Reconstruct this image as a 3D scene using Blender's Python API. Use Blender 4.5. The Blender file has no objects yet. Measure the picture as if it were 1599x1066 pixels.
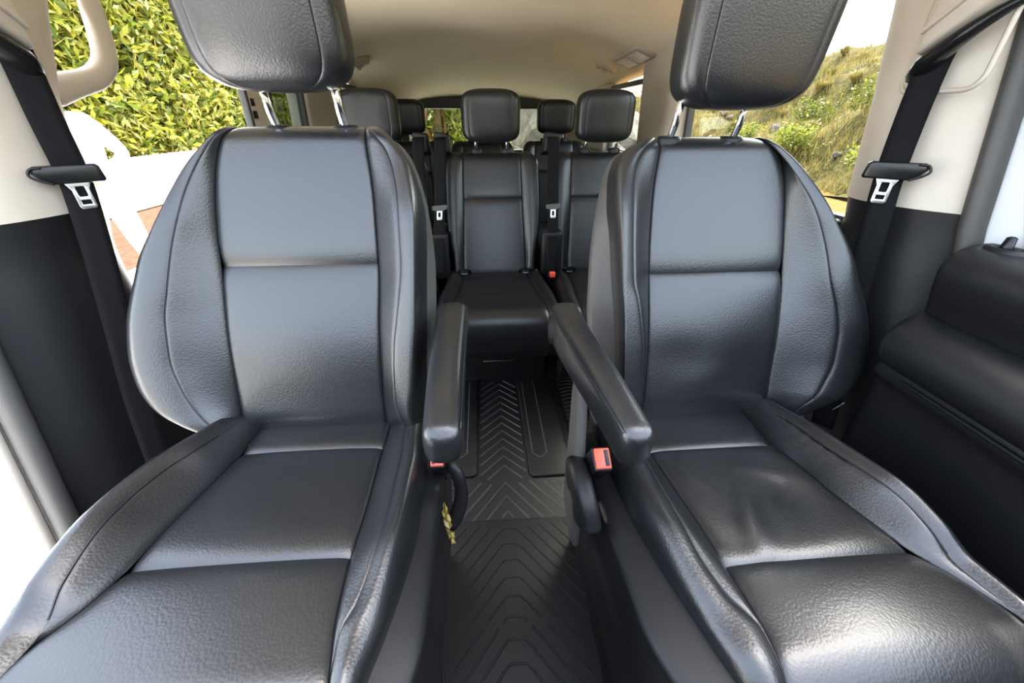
import bpy, bmesh, math, random
import numpy as np
from mathutils import Vector, Matrix
random.seed(7); rng = np.random.default_rng(7)
scene = bpy.context.scene
COL = scene.collection

# ------------------------------------------------------------------ camera
FPX, PITCH, YAW = 610.0, math.radians(29.70), math.radians(4.03)
cam_d = bpy.data.cameras.new('camera'); cam = bpy.data.objects.new('camera', cam_d); COL.objects.link(cam)
cam_d.sensor_width = 36.0; cam_d.lens = FPX / 1599 * 36.0; cam_d.clip_start = 0.01; cam_d.clip_end = 300
_f = Vector((math.sin(YAW)*math.cos(PITCH), math.cos(YAW)*math.cos(PITCH), -math.sin(PITCH)))
_r = Vector((math.cos(YAW), -math.sin(YAW), 0)); _u = _r.cross(_f)
_m = Matrix((_r, _u, -_f)).transposed().to_4x4(); _m.translation = (-0.022, 0, 1.02)
cam.matrix_world = _m
scene.camera = cam

# ------------------------------------------------------------------ sky, sun, exposure
world = bpy.data.worlds.new('sky'); scene.world = world; world.use_nodes = True
wn = world.node_tree; wn.nodes.clear()
sky = wn.nodes.new('ShaderNodeTexSky'); sky.sky_type = 'NISHITA'; sky.sun_disc = False
sky.sun_elevation = math.radians(58); sky.sun_rotation = math.radians(34); sky.air_density = 1.3; sky.dust_density = 4.0; sky.ozone_density = 0.6
bg = wn.nodes.new('ShaderNodeBackground'); bg.inputs['Strength'].default_value = 0.55
wo = wn.nodes.new('ShaderNodeOutputWorld')
hs = wn.nodes.new('ShaderNodeHueSaturation'); hs.inputs['Saturation'].default_value = 0.6
wn.links.new(sky.outputs[0], hs.inputs['Color']); wn.links.new(hs.outputs[0], bg.inputs[0]); wn.links.new(bg.outputs[0], wo.inputs[0])
sun_d = bpy.data.lights.new('sun', 'SUN'); sun = bpy.data.objects.new('sun', sun_d); COL.objects.link(sun)
sun_d.energy = 5.0; sun_d.angle = math.radians(1.0); sun_d.color = (1.0, 0.95, 0.86)
sun.rotation_euler = Vector((-0.28, -0.42, -0.86)).to_track_quat('-Z', 'Y').to_euler()
vs = scene.view_settings
vs.view_transform = 'Standard'; vs.look = 'None'; vs.gamma = 1.0; vs.use_curve_mapping = False; vs.exposure = 1.78
try:
    scene.cycles.use_denoising = True
    scene.cycles.max_bounces = 12; scene.cycles.diffuse_bounces = 6; scene.cycles.glossy_bounces = 5
    scene.cycles.transparent_max_bounces = 16; scene.cycles.sample_clamp_indirect = 8
except Exception: pass

# ------------------------------------------------------------------ materials
def nm(name):
    m = bpy.data.materials.new(name); m.use_nodes = True
    nt = m.node_tree; return m, nt, nt.nodes['Principled BSDF']
def N(nt, t, **kw):
    n = nt.nodes.new(t)
    for k, v in kw.items(): setattr(n, k, v)
    return n
def simple(name, col, rough=0.5, metal=0.0, noise=None, bump=0.0, bscale=400.0, spec=0.5, btype='noise', bdist=0.001, coat=0.0):
    m, nt, b = nm(name)
    b.inputs['Base Color'].default_value = (*col, 1); b.inputs['Roughness'].default_value = rough
    b.inputs['Metallic'].default_value = metal; b.inputs['Specular IOR Level'].default_value = spec
    b.inputs['Coat Weight'].default_value = coat
    tc = N(nt, 'ShaderNodeTexCoord')
    if noise:
        sc, amt = noise
        t = N(nt, 'ShaderNodeTexNoise'); t.inputs['Scale'].default_value = sc; t.inputs['Detail'].default_value = 4
        nt.links.new(tc.outputs['Object'], t.inputs['Vector'])
        mx = N(nt, 'ShaderNodeMix', data_type='RGBA')
        mx.inputs[6].default_value = (*[c*(1-amt) for c in col], 1); mx.inputs[7].default_value = (*[min(1, c*(1+amt)) for c in col], 1)
        nt.links.new(t.outputs[0], mx.inputs[0]); nt.links.new(mx.outputs[2], b.inputs['Base Color'])
    if bump:
        if btype == 'voronoi':
            t = N(nt, 'ShaderNodeTexVoronoi', feature='SMOOTH_F1'); t.inputs['Scale'].default_value = bscale; t.inputs['Smoothness'].default_value = 0.6
            out = t.outputs['Distance']
        elif btype == 'weave':
            t = N(nt, 'ShaderNodeTexWave', bands_direction='Z'); t.inputs['Scale'].default_value = bscale; out = t.outputs['Fac']
        else:
            t = N(nt, 'ShaderNodeTexNoise'); t.inputs['Scale'].default_value = bscale; t.inputs['Detail'].default_value = 3; out = t.outputs[0]
        nt.links.new(tc.outputs['Object'], t.inputs['Vector'])
        bp = N(nt, 'ShaderNodeBump'); bp.inputs['Strength'].default_value = bump; bp.inputs['Distance'].default_value = bdist
        if btype == 'voronoi': bp.invert = True
        nt.links.new(out, bp.inputs['Height']); nt.links.new(bp.outputs[0], b.inputs['Normal'])
    return m
def leafmat(name, cols, trans=0.25, rough=0.45):
    m, nt, b = nm(name)
    g = N(nt, 'ShaderNodeNewGeometry'); oi = N(nt, 'ShaderNodeObjectInfo')
    ad = N(nt, 'ShaderNodeMath', operation='ADD'); fr = N(nt, 'ShaderNodeMath', operation='FRACT')
    nt.links.new(g.outputs['Random Per Island'], ad.inputs[0]); nt.links.new(oi.outputs['Random'], ad.inputs[1]); nt.links.new(ad.outputs[0], fr.inputs[0])
    r = N(nt, 'ShaderNodeValToRGB'); r.color_ramp.elements[0].color = (*cols[0], 1); r.color_ramp.elements[1].color = (*cols[-1], 1)
    for i, c in enumerate(cols[1:-1]):
        e = r.color_ramp.elements.new((i+1)/(len(cols)-1)); e.color = (*c, 1)
    nt.links.new(fr.outputs[0], r.inputs[0]); nt.links.new(r.outputs[0], b.inputs['Base Color']); b.inputs['Roughness'].default_value = rough; b.inputs['Specular IOR Level'].default_value = 0.22
    tr = N(nt, 'ShaderNodeBsdfTranslucent'); nt.links.new(r.outputs[0], tr.inputs[0])
    mx = N(nt, 'ShaderNodeMixShader'); mx.inputs[0].default_value = trans
    nt.links.new(b.outputs[0], mx.inputs[1]); nt.links.new(tr.outputs[0], mx.inputs[2])
    nt.links.new(mx.outputs[0], nt.nodes['Material Output'].inputs[0])
    return m
def glassmat(name, tint):
    m, nt, b = nm(name); nt.nodes.remove(b)
    t = N(nt, 'ShaderNodeBsdfTransparent'); t.inputs[0].default_value = (*tint, 1)
    g = N(nt, 'ShaderNodeBsdfGlossy'); g.inputs['Roughness'].default_value = 0.02
    lw = N(nt, 'ShaderNodeLayerWeight'); lw.inputs[0].default_value = 0.5
    pw = N(nt, 'ShaderNodeMath', operation='POWER'); pw.inputs[1].default_value = 5.0; nt.links.new(lw.outputs['Facing'], pw.inputs[0])
    ma = N(nt, 'ShaderNodeMath', operation='MULTIPLY_ADD'); ma.inputs[1].default_value = 0.7; ma.inputs[2].default_value = 0.03; nt.links.new(pw.outputs[0], ma.inputs[0])
    mx = N(nt, 'ShaderNodeMixShader'); nt.links.new(ma.outputs[0], mx.inputs[0]); nt.links.new(t.outputs[0], mx.inputs[1]); nt.links.new(g.outputs[0], mx.inputs[2])
    nt.links.new(mx.outputs[0], nt.nodes['Material Output'].inputs[0]); return m
def rampnoise(name, cols, scale, rough=0.9, bump=0.3, bdist=0.05, detail=8):
    m, nt, b = nm(name); tc = N(nt, 'ShaderNodeTexCoord'); t = N(nt, 'ShaderNodeTexNoise')
    t.inputs['Scale'].default_value = scale; t.inputs['Detail'].default_value = detail; t.inputs['Roughness'].default_value = 0.65
    nt.links.new(tc.outputs['Object'], t.inputs['Vector'])
    r = N(nt, 'ShaderNodeValToRGB'); k = len(cols)
    r.color_ramp.elements[0].position = 0.3; r.color_ramp.elements[0].color = (*cols[0], 1); r.color_ramp.elements[1].position = 0.7; r.color_ramp.elements[1].color = (*cols[-1], 1)
    for i, c in enumerate(cols[1:-1]):
        e = r.color_ramp.elements.new(0.3 + 0.4*(i+1)/(k-1)); e.color = (*c, 1)
    nt.links.new(t.outputs[0], r.inputs[0]); nt.links.new(r.outputs[0], b.inputs['Base Color']); b.inputs['Roughness'].default_value = rough; b.inputs['Specular IOR Level'].default_value = 0.06
    bp = N(nt, 'ShaderNodeBump'); bp.inputs['Strength'].default_value = bump; bp.inputs['Distance'].default_value = bdist
    nt.links.new(t.outputs[0], bp.inputs['Height']); nt.links.new(bp.outputs[0], b.inputs['Normal'])
    return m

M = {}
M['leather'] = simple('black_grained_leather', (0.0085, 0.0090, 0.0098), 0.33, bump=0.20, bscale=330, btype='voronoi', bdist=0.0009, noise=(9, 0.10), spec=0.8)
M['leather_smooth'] = simple('black_smooth_leather', (0.0085, 0.0088, 0.0095), 0.35, bump=0.2, bscale=420, btype='voronoi', bdist=0.0008, spec=0.5)
M['plastic'] = simple('black_textured_plastic', (0.008, 0.0082, 0.0088), 0.46, bump=0.2, bscale=900, bdist=0.0006, spec=0.32)
M['plastic_gloss'] = simple('black_gloss_plastic', (0.007, 0.007, 0.0075), 0.26, spec=0.32, noise=(30, 0.1))
M['grey_plastic'] = simple('dark_grey_plastic', (0.060, 0.056, 0.052), 0.55, bump=0.2, bscale=900, bdist=0.0006)
M['steel'] = simple('grey_painted_steel', (0.16, 0.17, 0.18), 0.4, metal=0.5, noise=(20, 0.1))
M['chrome'] = simple('chrome', (0.82, 0.82, 0.84), 0.08, metal=1.0, noise=(20, 0.02))
M['tongue'] = simple('brushed_metal', (0.72, 0.72, 0.72), 0.28, metal=1.0, noise=(60, 0.06))
M['belt'] = simple('black_webbing', (0.006, 0.006, 0.0065), 0.75, bump=0.5, bscale=220, btype='weave', bdist=0.0006, spec=0.12)
M['beige'] = simple('beige_textured_plastic', (0.50, 0.44, 0.36), 0.6, bump=0.3, bscale=700, bdist=0.0008, noise=(6, 0.04))
M['headliner'] = simple('beige_headliner_fabric', (0.74, 0.65, 0.49), 0.95, bump=0.25, bscale=900, bdist=0.0008, noise=(5, 0.04), spec=0.1)
M['red'] = simple('red_release_button', (0.80, 0.09, 0.05), 0.4, noise=(40, 0.06))
M['rubber_mat'] = simple('black_rubber_mat', (0.011, 0.011, 0.0112), 0.5, spec=0.35, noise=(14, 0.25), bump=0.15, bscale=600, bdist=0.0006)
M['rib_worn'] = simple('scuffed_rubber_rib', (0.055, 0.054, 0.052), 0.6, noise=(14, 0.25))
M['rubber'] = simple('black_rubber_seal', (0.035, 0.034, 0.032), 0.5, noise=(20, 0.1))
M['seal'] = simple('grey_rubber_door_seal', (0.055, 0.052, 0.047), 0.55, noise=(20, 0.1))
M['white_paint'] = simple('white_car_paint', (0.80, 0.81, 0.83), 0.25, coat=0.6, noise=(4, 0.01))
M['lamp_lens'] = simple('pale_lamp_lens', (0.75, 0.70, 0.60), 0.3, noise=(80, 0.05))
M['carpet'] = simple('black_floor_carpet', (0.012, 0.012, 0.012), 0.95, bump=0.5, bscale=500, bdist=0.002)
M['yellow'] = simple('yellow_crumpled_plastic', (0.30, 0.22, 0.05), 0.5, noise=(60, 0.4))
M['tag'] = simple('white_woven_tag', (0.65, 0.65, 0.62), 0.8, noise=(60, 0.05))
M['glass'] = glassmat('side_window_glass', (0.93, 0.96, 0.94))
M['rear_glass'] = glassmat('rear_window_glass', (0.72, 0.76, 0.70))
M['tinted'] = glassmat('tinted_window_glass', (0.35, 0.38, 0.36))
M['leaf'] = leafmat('yellow_green_leaves', [(0.03, 0.06, 0.010), (0.14, 0.17, 0.02), (0.30, 0.28, 0.03), (0.09, 0.12, 0.02), (0.38, 0.33, 0.08)], 0.35)
M['leaf2'] = leafmat('olive_leaves', [(0.03, 0.06, 0.010), (0.12, 0.14, 0.02), (0.22, 0.19, 0.025), (0.06, 0.08, 0.02)], 0.3)
M['drygrass'] = leafmat('dry_straw_grass', [(0.16, 0.118, 0.032), (0.28, 0.210, 0.065), (0.11, 0.095, 0.025), (0.36, 0.275, 0.10)], 0.25, 0.8)
M['branch'] = rampnoise('brown_bark', [(0.10, 0.045, 0.02), (0.22, 0.10, 0.05)], 8, bump=0.4, bdist=0.01)
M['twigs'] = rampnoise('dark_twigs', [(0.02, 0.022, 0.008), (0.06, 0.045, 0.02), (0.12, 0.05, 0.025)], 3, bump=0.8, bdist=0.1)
M['hill'] = rampnoise('dry_hillside_soil', [(0.022, 0.020, 0.008), (0.085, 0.065, 0.018), (0.045, 0.040, 0.013), (0.13, 0.092, 0.03)], 2.6, bump=0.8, bdist=0.2)
M['rock'] = rampnoise('grey_brown_rock', [(0.05, 0.042, 0.035), (0.13, 0.11, 0.09), (0.21, 0.185, 0.155)], 3.5, bump=0.8, bdist=0.1)
M['concrete'] = rampnoise('pale_concrete', [(0.78, 0.76, 0.72), (0.86, 0.84, 0.80)], 1.5, bump=0.1, bdist=0.01)
M['brickpath'] = rampnoise('red_brown_gravel', [(0.05, 0.022, 0.012), (0.10, 0.055, 0.036)], 14, bump=0.4, bdist=0.02)
M['dirt'] = rampnoise('golden_dry_ground', [(0.075, 0.044, 0.010), (0.115, 0.070, 0.018)], 2.5, bump=0.3, bdist=0.03)
M['shirt'] = simple('white_shirt_cloth', (0.62, 0.62, 0.63), 0.9, noise=(12, 0.03), bump=0.3, bscale=30, bdist=0.01)
M['trousers'] = simple('beige_trouser_cloth', (0.50, 0.43, 0.32), 0.9, noise=(12, 0.05), bump=0.3, bscale=25, bdist=0.01)
M['skin'] = simple('skin', (0.45, 0.26, 0.18), 0.55, noise=(25, 0.08))
M['hair'] = simple('dark_hair', (0.03, 0.02, 0.015), 0.6, noise=(60, 0.3))
M['tyre'] = simple('black_tyre', (0.02, 0.02, 0.02), 0.8, noise=(30, 0.2))
M['taillight'] = simple('red_tail_light', (0.55, 0.03, 0.02), 0.2, noise=(30, 0.1))

# ------------------------------------------------------------------ mesh helpers
ROOT = {}                                   # object -> world origin of its local coordinates
def origin(o): return ROOT.get(o.name, Vector((0, 0, 0)))
def tag(o, label=None, cat=None, group=None, kind=None):
    for k, v in (('label', label), ('category', cat), ('group', group), ('kind', kind)):
        if v: o[k] = v
    return o
def thing(name, label, cat, loc=(0, 0, 0), group=None):
    o = bpy.data.objects.new(name, None); COL.objects.link(o); o.location = loc; o.empty_display_size = 0.05
    ROOT[o.name] = Vector(loc); return tag(o, label, cat, group)
def mesh(name, verts, faces, mat, parent=None, smooth=True, loc=None):
    """verts are world coordinates; the mesh is stored relative to its parent's (or its own) origin"""
    if parent is not None: o0 = origin(parent)
    else: o0 = Vector(loc) if loc is not None else Vector((0, 0, 0))
    v = np.asarray(verts, float).reshape(-1, 3) - np.array(o0)
    me = bpy.data.meshes.new(name); me.from_pydata(v.tolist(), [], [tuple(int(i) for i in f) for f in faces]); me.update()
    if smooth: me.polygons.foreach_set('use_smooth', [True]*len(me.polygons))
    me.materials.append(M[mat] if isinstance(mat, str) else mat)
    o = bpy.data.objects.new(name, me); COL.objects.link(o)
    if parent is not None: o.parent = parent; ROOT[o.name] = o0
    else: o.location = o0; ROOT[o.name] = o0
    return o
def gridfaces(nr, nc, off=0, closed=False, flip=False):
    f = []
    for i in range(nr-1):
        for j in range(nc if closed else nc-1):
            a, b = off+i*nc+j, off+i*nc+(j+1) % nc
            q = (a, b, b+nc, a+nc)
            f.append(q[::-1] if flip else q)
    return f
def grid(name, P, mat, parent=None, closed=False, flip=False, caps=False, **kw):
    P = np.asarray(P); nr, nc = P.shape[:2]; f = gridfaces(nr, nc, 0, closed, flip)
    if caps:
        a = tuple(range(nc)); b = tuple((nr-1)*nc+j for j in range(nc))
        f += [a if flip else a[::-1], b[::-1] if flip else b]
    return mesh(name, P.reshape(-1, 3), f, mat, parent, **kw)
class MB:
    def __init__(s): s.v = []; s.f = []
    def add(s, v, f):
        o = len(s.v); s.v += [tuple(map(float, p)) for p in v]; s.f += [tuple(i+o for i in q) for q in f]; return s
    def box(s, x0, x1, y0, y1, z0, z1):
        v = [(x, y, z) for z in (z0, z1) for y in (y0, y1) for x in (x0, x1)]
        return s.add(v, [(0, 2, 3, 1), (4, 5, 7, 6), (0, 1, 5, 4), (2, 6, 7, 3), (0, 4, 6, 2), (1, 3, 7, 5)])
    def tube(s, pts, r, n=10, cap=True):
        P = tube_pts(pts, r, n); nr = len(P); f = gridfaces(nr, n, 0, True)
        if cap: f += [tuple(range(n))[::-1], tuple((nr-1)*n+j for j in range(n))]
        return s.add(P.reshape(-1, 3), f)
    def build(s, name, mat, parent=None, smooth=False, bevel=0, **kw):
        o = mesh(name, s.v, s.f, mat, parent, smooth, **kw)
        if bevel: bev(o, bevel)
        return o
def bev(o, w, seg=3):
    m = o.modifiers.new('bevel', 'BEVEL'); m.width = w; m.segments = seg; m.limit_method = 'ANGLE'; m.angle_limit = math.radians(30)
    for p in o.data.polygons: p.use_smooth = True
    return o
def tube_pts(pts, r, n=10):
    pts = np.asarray(pts, float); k = len(pts); out = np.zeros((k, n, 3))
    rr = np.broadcast_to(np.asarray(r, float), (k,)) if np.ndim(r) < 2 else None
    T = np.gradient(pts, axis=0); T /= np.linalg.norm(T, axis=1)[:, None]
    ref = np.array([0, 0, 1.]) if abs(T[0][2]) < 0.9 else np.array([1., 0, 0])
    a = np.cross(T[0], ref); a /= np.linalg.norm(a)
    for i in range(k):
        a = a - T[i]*(a@T[i]); a /= np.linalg.norm(a); b = np.cross(T[i], a)
        for j in range(n):
            t = 2*math.pi*j/n
            r1, r2 = (rr[i], rr[i]) if rr is not None else r[i]
            out[i, j] = pts[i] + a*math.cos(t)*r1 + b*math.sin(t)*r2
    return out
def spline(pts, n):
    """Catmull-Rom through pts, n samples"""
    P = np.asarray(pts, float); k = len(P)
    d = np.concatenate([[0], np.cumsum(np.maximum(1e-9, np.linalg.norm(np.diff(P, axis=0), axis=1)))]); d /= d[-1]
    return np.stack([pch(list(zip(d, P[:, c])))(np.linspace(0, 1, n)) for c in range(P.shape[1])], 1)
def pch(tab):
    """smooth cubic interpolation of (s, x) pairs, clamped at the ends"""
    tab = sorted(tab); X = np.array([t[0] for t in tab], float); Y = np.array([t[1] for t in tab], float)
    if len(X) == 1: return lambda s: np.full(np.shape(s), Y[0])
    h = np.diff(X); dl = np.diff(Y)/h; m = np.zeros(len(X)); m[0] = dl[0]; m[-1] = dl[-1]
    for i in range(1, len(X)-1):
        if dl[i-1]*dl[i] > 0:
            w1, w2 = 2*h[i]+h[i-1], h[i]+2*h[i-1]; m[i] = (w1+w2)/(w1/dl[i-1]+w2/dl[i])
    def f(s):
        s = np.clip(np.asarray(s, float), X[0], X[-1]); i = np.clip(np.searchsorted(X, s, 'right')-1, 0, len(h)-1)
        t = (s-X[i])/h[i]; t2 = t*t; t3 = t2*t
        return (2*t3-3*t2+1)*Y[i]+(t3-2*t2+t)*h[i]*m[i]+(-2*t3+3*t2)*Y[i+1]+(t3-t2)*h[i]*m[i+1]
    return f
def cosp(a, b, n): return a+(b-a)*(1-np.cos(np.pi*np.arange(n)/(n-1)))/2
def rounded_rect(w, h, r, n=5):
    pts = []
    for cx, cy, a0 in ((w/2-r, h/2-r, 0), (-w/2+r, h/2-r, 90), (-w/2+r, -h/2+r, 180), (w/2-r, -h/2+r, 270)):
        for i in range(n+1):
            t = math.radians(a0+90*i/n); pts.append((cx+r*math.cos(t), cy+r*math.sin(t)))
    return pts
def ringplate(name, outer, holes, th, frame, mat, parent):
    """flat plate with holes, thickness th; frame = (O, U, V, W)"""
    bm = bmesh.new(); O, U, V, Wn = [Vector(a) for a in frame]
    loops = []
    for loop in [outer]+holes:
        vs_ = [bm.verts.new(O+U*p[0]+V*p[1]) for p in loop]
        loops.append([bm.edges.new((vs_[i], vs_[(i+1) % len(vs_)])) for i in range(len(vs_))])
    bmesh.ops.triangle_fill(bm, edges=[e for l in loops for e in l], use_beauty=True)
    r = bmesh.ops.extrude_face_region(bm, geom=bm.faces[:])
    for v in [g for g in r['geom'] if isinstance(g, bmesh.types.BMVert)]: v.co += Wn*th
    bmesh.ops.recalc_face_normals(bm, faces=bm.faces[:])
    vs_ = [v.co[:] for v in bm.verts]; bm.verts.index_update(); fs = [[v.index for v in f.verts] for f in bm.faces]; bm.free()
    return mesh(name, vs_, fs, mat, parent, smooth=False)

# ------------------------------------------------------------------ upholstery lofting
class Frame:
    def __init__(s, O, S, Nn): s.O = np.array(O, float); s.S = np.array(S, float); s.N = np.array(Nn, float); s.X = np.array([1., 0, 0])
def loft(fr, ctrls, sarr, m, bulge=0.0, gl=0.004, gr=0.004, roll=None, tail=(), extra=None, g0=0.0, g1=0.0, gw=0.004, g0w=0.010, g1w=0.010, linear=False):
    """ctrls: list of functions s -> (x, n). Returns a grid of points."""
    sarr = np.asarray(sarr, float); R = len(sarr)
    tt = (1-np.cos(np.pi*np.arange(m)/(m-1)))/2
    C = [c(sarr) for c in ctrls]; k = len(C)
    X = np.stack([np.broadcast_to(c[0], (R,)) for c in C], 1); Nn = np.stack([np.broadcast_to(c[1], (R,)) for c in C], 1)
    px = np.zeros((R, m)); pn = np.zeros((R, m))
    for i in range(R):
        seg = np.hypot(np.diff(X[i]), np.diff(Nn[i])); seg = np.maximum(seg, 1e-5); d = np.concatenate([[0], np.cumsum(seg)]); L = d[-1]; d = d/L
        if k == 2 or linear:
            px[i] = np.interp(tt, d, X[i]); pn[i] = np.interp(tt, d, Nn[i])
        else:
            px[i] = pch(list(zip(d, X[i])))(tt); pn[i] = pch(list(zip(d, Nn[i])))(tt)
        dl, dr = tt*L, (1-tt)*L
        b = min(bulge, L*0.12)
        pn[i] += b*np.sqrt(np.maximum(0, 4*tt*(1-tt))) - min(gl, L*.3)*np.exp(-dl/gw) - min(gr, L*.3)*np.exp(-dr/gw)
    if g0: pn -= (g0*np.exp(-(sarr-sarr[0])/g0w))[:, None]
    if g1: pn -= (g1*np.exp(-(sarr[-1]-sarr)/g1w))[:, None]
    ss = np.repeat(sarr[:, None], m, 1)
    if extra is not None: pn = pn + extra(px, ss)
    if roll:
        sc, r = roll; q = np.clip(ss-sc, 0, r); pn = pn-(r-np.sqrt(np.maximum(0, r*r-q*q)))
    P = fr.O + px[..., None]*fr.X + ss[..., None]*fr.S + pn[..., None]*fr.N
    for ds, dn in tail:
        P = np.concatenate([P, (P[R-1:R] + ds*fr.S + dn*fr.N)], 0)
    return P
def line(xf, nf):
    return lambda s: (xf(s) if callable(xf) else np.full(np.shape(s), xf), nf(s) if callable(nf) else np.full(np.shape(s), nf))

def front_backrest(root, T, yb, zb, lean, s_top, s_h, mir, extra=None):
    th = math.radians(lean); fr = Frame((0, yb, zb), (0, math.sin(th), math.cos(th)), (0, -math.cos(th), math.sin(th)))
    tab = {k: pch(v) for k, v in T.items()}
    r = 0.035; roll = (s_top-r, r); amp = pch([(-.03, .75), (.05, .95), (.2, 1), (.38, .9), (.48, .45), (s_top, .12)])
    o = -1 if not mir else 1                 # outward direction of the seat's outer side
    back = thing_part('backrest', root)
    rows = cosp(-.025, s_top, 90); tail = [(-.004, -.02), (-.012, -.05), (-.02, -.07)]
    botn = pch([(-.03, -.03), (0.0, -.012), (.04, 0), (.6, 0)])
    nA = lambda s: .042*amp(s)+botn(s); nE = lambda s: .052*amp(s)+botn(s)
    n0 = lambda s: botn(s)+.006*np.exp(-((s-.17)/.1)**2)
    A, B, C_, D, E_, F, ed, ei = (tab[k] for k in ('A', 'B', 'C', 'D', 'E', 'F', 'edge', 'edgeIn'))
    f1 = mir
    g = lambda nme, P, mat='leather': grid(nme, P, mat, back, flip=not f1)
    g('insert_panel', loft(fr, [line(B, n0), line(C_, n0)], cosp(-.025, s_h, 46), 44, .006, roll=roll, g1=.007, g1w=.014, extra=extra))
    g('insert_panel', loft(fr, [line(B, n0), line(C_, n0)], cosp(s_h, s_top, 46), 44, .007, roll=roll, g0=.008, g0w=.022, tail=tail, extra=extra))
    g('bolster_inner_panel', loft(fr, [line(A, nA), line(B, n0)], rows, 18, .002, gl=.0025, roll=roll, tail=tail))
    g('bolster_inner_panel', loft(fr, [line(C_, n0), line(D, nA)], rows, 18, .002, gr=.0025, roll=roll, tail=tail))
    g('bolster_outer_panel', loft(fr, [line(lambda s: ed(s)-o*.010, lambda s: -.045+botn(s)), line(lambda s: ed(s)+o*.001, lambda s: .012*amp(s)+botn(s)),
        line(lambda s: .45*A(s)+.55*ed(s), lambda s: nA(s)+.008*amp(s)), line(A, nA)], rows, 26, 0.0, gr=.0025, roll=roll, tail=tail))
    g('bolster_outer_panel', loft(fr, [line(D, nA), line(E_, nE), line(lambda s: .5*E_(s)+.5*F(s)-o*.004, lambda s: .022*amp(s)+botn(s)), line(F, lambda s: -.03+botn(s))], rows, 26, 0.0, gl=.0025, roll=roll, tail=tail))
    g('back_shell', loft(fr, [line(F, lambda s: -.032+botn(s)), line(lambda s: ei(s), lambda s: -.085+botn(s)), line(lambda s: ei(s)+o*.05, lambda s: -.115+botn(s)),
        line(lambda s: ed(s)-o*.06, lambda s: -.115+botn(s)), line(lambda s: ed(s)-o*.012, lambda s: -.047+botn(s))], rows, 30, 0.0, gl=.002, gr=.002, roll=(s_top-.02, .02)), 'grey_plastic')
    # stitched piping along the outer seam
    P = loft(fr, [line(A, lambda s: nA(s)-.0005), line(A, nA)], cosp(.03, s_top-.02, 60), 2, 0, 0, 0, roll=roll)[:, 0]
    MB().tube(P, .0009, 6).build('seam_piping', 'leather_smooth', back, smooth=True)
    return back, fr
def thing_part(name, parent):
    o = bpy.data.objects.new(name, None); COL.objects.link(o); o.parent = parent; ROOT[o.name] = origin(parent); o.empty_display_size = .03; return o

def front_cushion(root, T, yb, zb, k, s_f, hr, hf, mir, extra=None):
    t = math.atan(k); fr = Frame((0, yb, zb), (0, -math.cos(t), math.sin(t)), (0, math.sin(t), math.cos(t)))
    tab = {q: pch(v) for q, v in T.items()}; r = .075; roll = (s_f-r, r); o = -1 if not mir else 1
    cu = thing_part('seat_cushion', root)
    A, B, C_, D, ei, ed = (tab[q] for q in ('A', 'B', 'C', 'D', 'edgeIn', 'edge'))
    amp = pch([(-.06, .3), (.02, .8), (.1, 1), (.22, 1), (.30, .6), (.345, .12), (.5, 0.0)])
    ampD = pch([(-.06, .5), (.03, .9), (.1, 1), (.25, .9), (.33, .35), (.38, .1), (.5, 0)])
    n0 = pch([(-.06, .012), (.0, .004), (.06, 0), (.6, 0)])
    nA = lambda s: .045*amp(s)+n0(s); nD = lambda s: .026*ampD(s)+n0(s)
    tail = [(0, -.03), (-.004, -.08), (-.01, -.13)]; rows = cosp(-.05, s_f, 90)
    g = lambda nme, P, mat='leather': grid(nme, P, mat, cu, flip=mir)
    cen = [line(B, n0), line(C_, n0)]
    g('insert_panel', loft(fr, cen, cosp(-.05, hr, 22), 44, .006, g1=.010, g1w=.010, roll=roll, extra=extra))
    g('insert_panel', loft(fr, cen, cosp(hr, hf, 44), 44, .007, g0=.004, g1=.009, g1w=.014, roll=roll, extra=extra))
    g('insert_panel', loft(fr, cen, cosp(hf, s_f, 44), 44, .006, g0=.006, g0w=.012, roll=roll, tail=tail, extra=extra))
    g('bolster_inner_panel', loft(fr, [line(A, nA), line(B, n0)], rows, 18, .002, gl=.002, roll=roll, tail=tail, extra=extra))
    g('bolster_inner_panel', loft(fr, [line(C_, n0), line(D, nD)], rows, 16, .002, gr=.002, roll=roll, tail=tail))
    g('bolster_outer_panel', loft(fr, [line(lambda s: ed(s)-o*.004, lambda s: -.12+n0(s)), line(lambda s: ed(s)+o*.004, lambda s: -.03+n0(s)), line(lambda s: ed(s)-o*.004, lambda s: .022*amp(s)+.004+n0(s)),
        line(lambda s: .5*A(s)+.5*ed(s), lambda s: nA(s)+.010), line(A, nA)], rows, 28, 0, gl=0, gr=.003, roll=roll, tail=tail))
    g('bolster_outer_panel', loft(fr, [line(D, nD), line(lambda s: .55*D(s)+.45*ei(s), lambda s: nD(s)+.005), line(ei, lambda s: -.016+n0(s)), line(lambda s: ei(s)+o*.004, lambda s: -.07+n0(s))], rows, 24, 0, gl=.002, gr=0, roll=roll, tail=tail))
    P = loft(fr, [line(A, lambda s: nA(s)-.0006), line(A, nA)], cosp(.05, .33, 50), 2, 0, 0, 0)[:, 0]
    MB().tube(P, .0009, 6).build('seam_piping', 'leather_smooth', cu, smooth=True)
    return cu, fr

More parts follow.
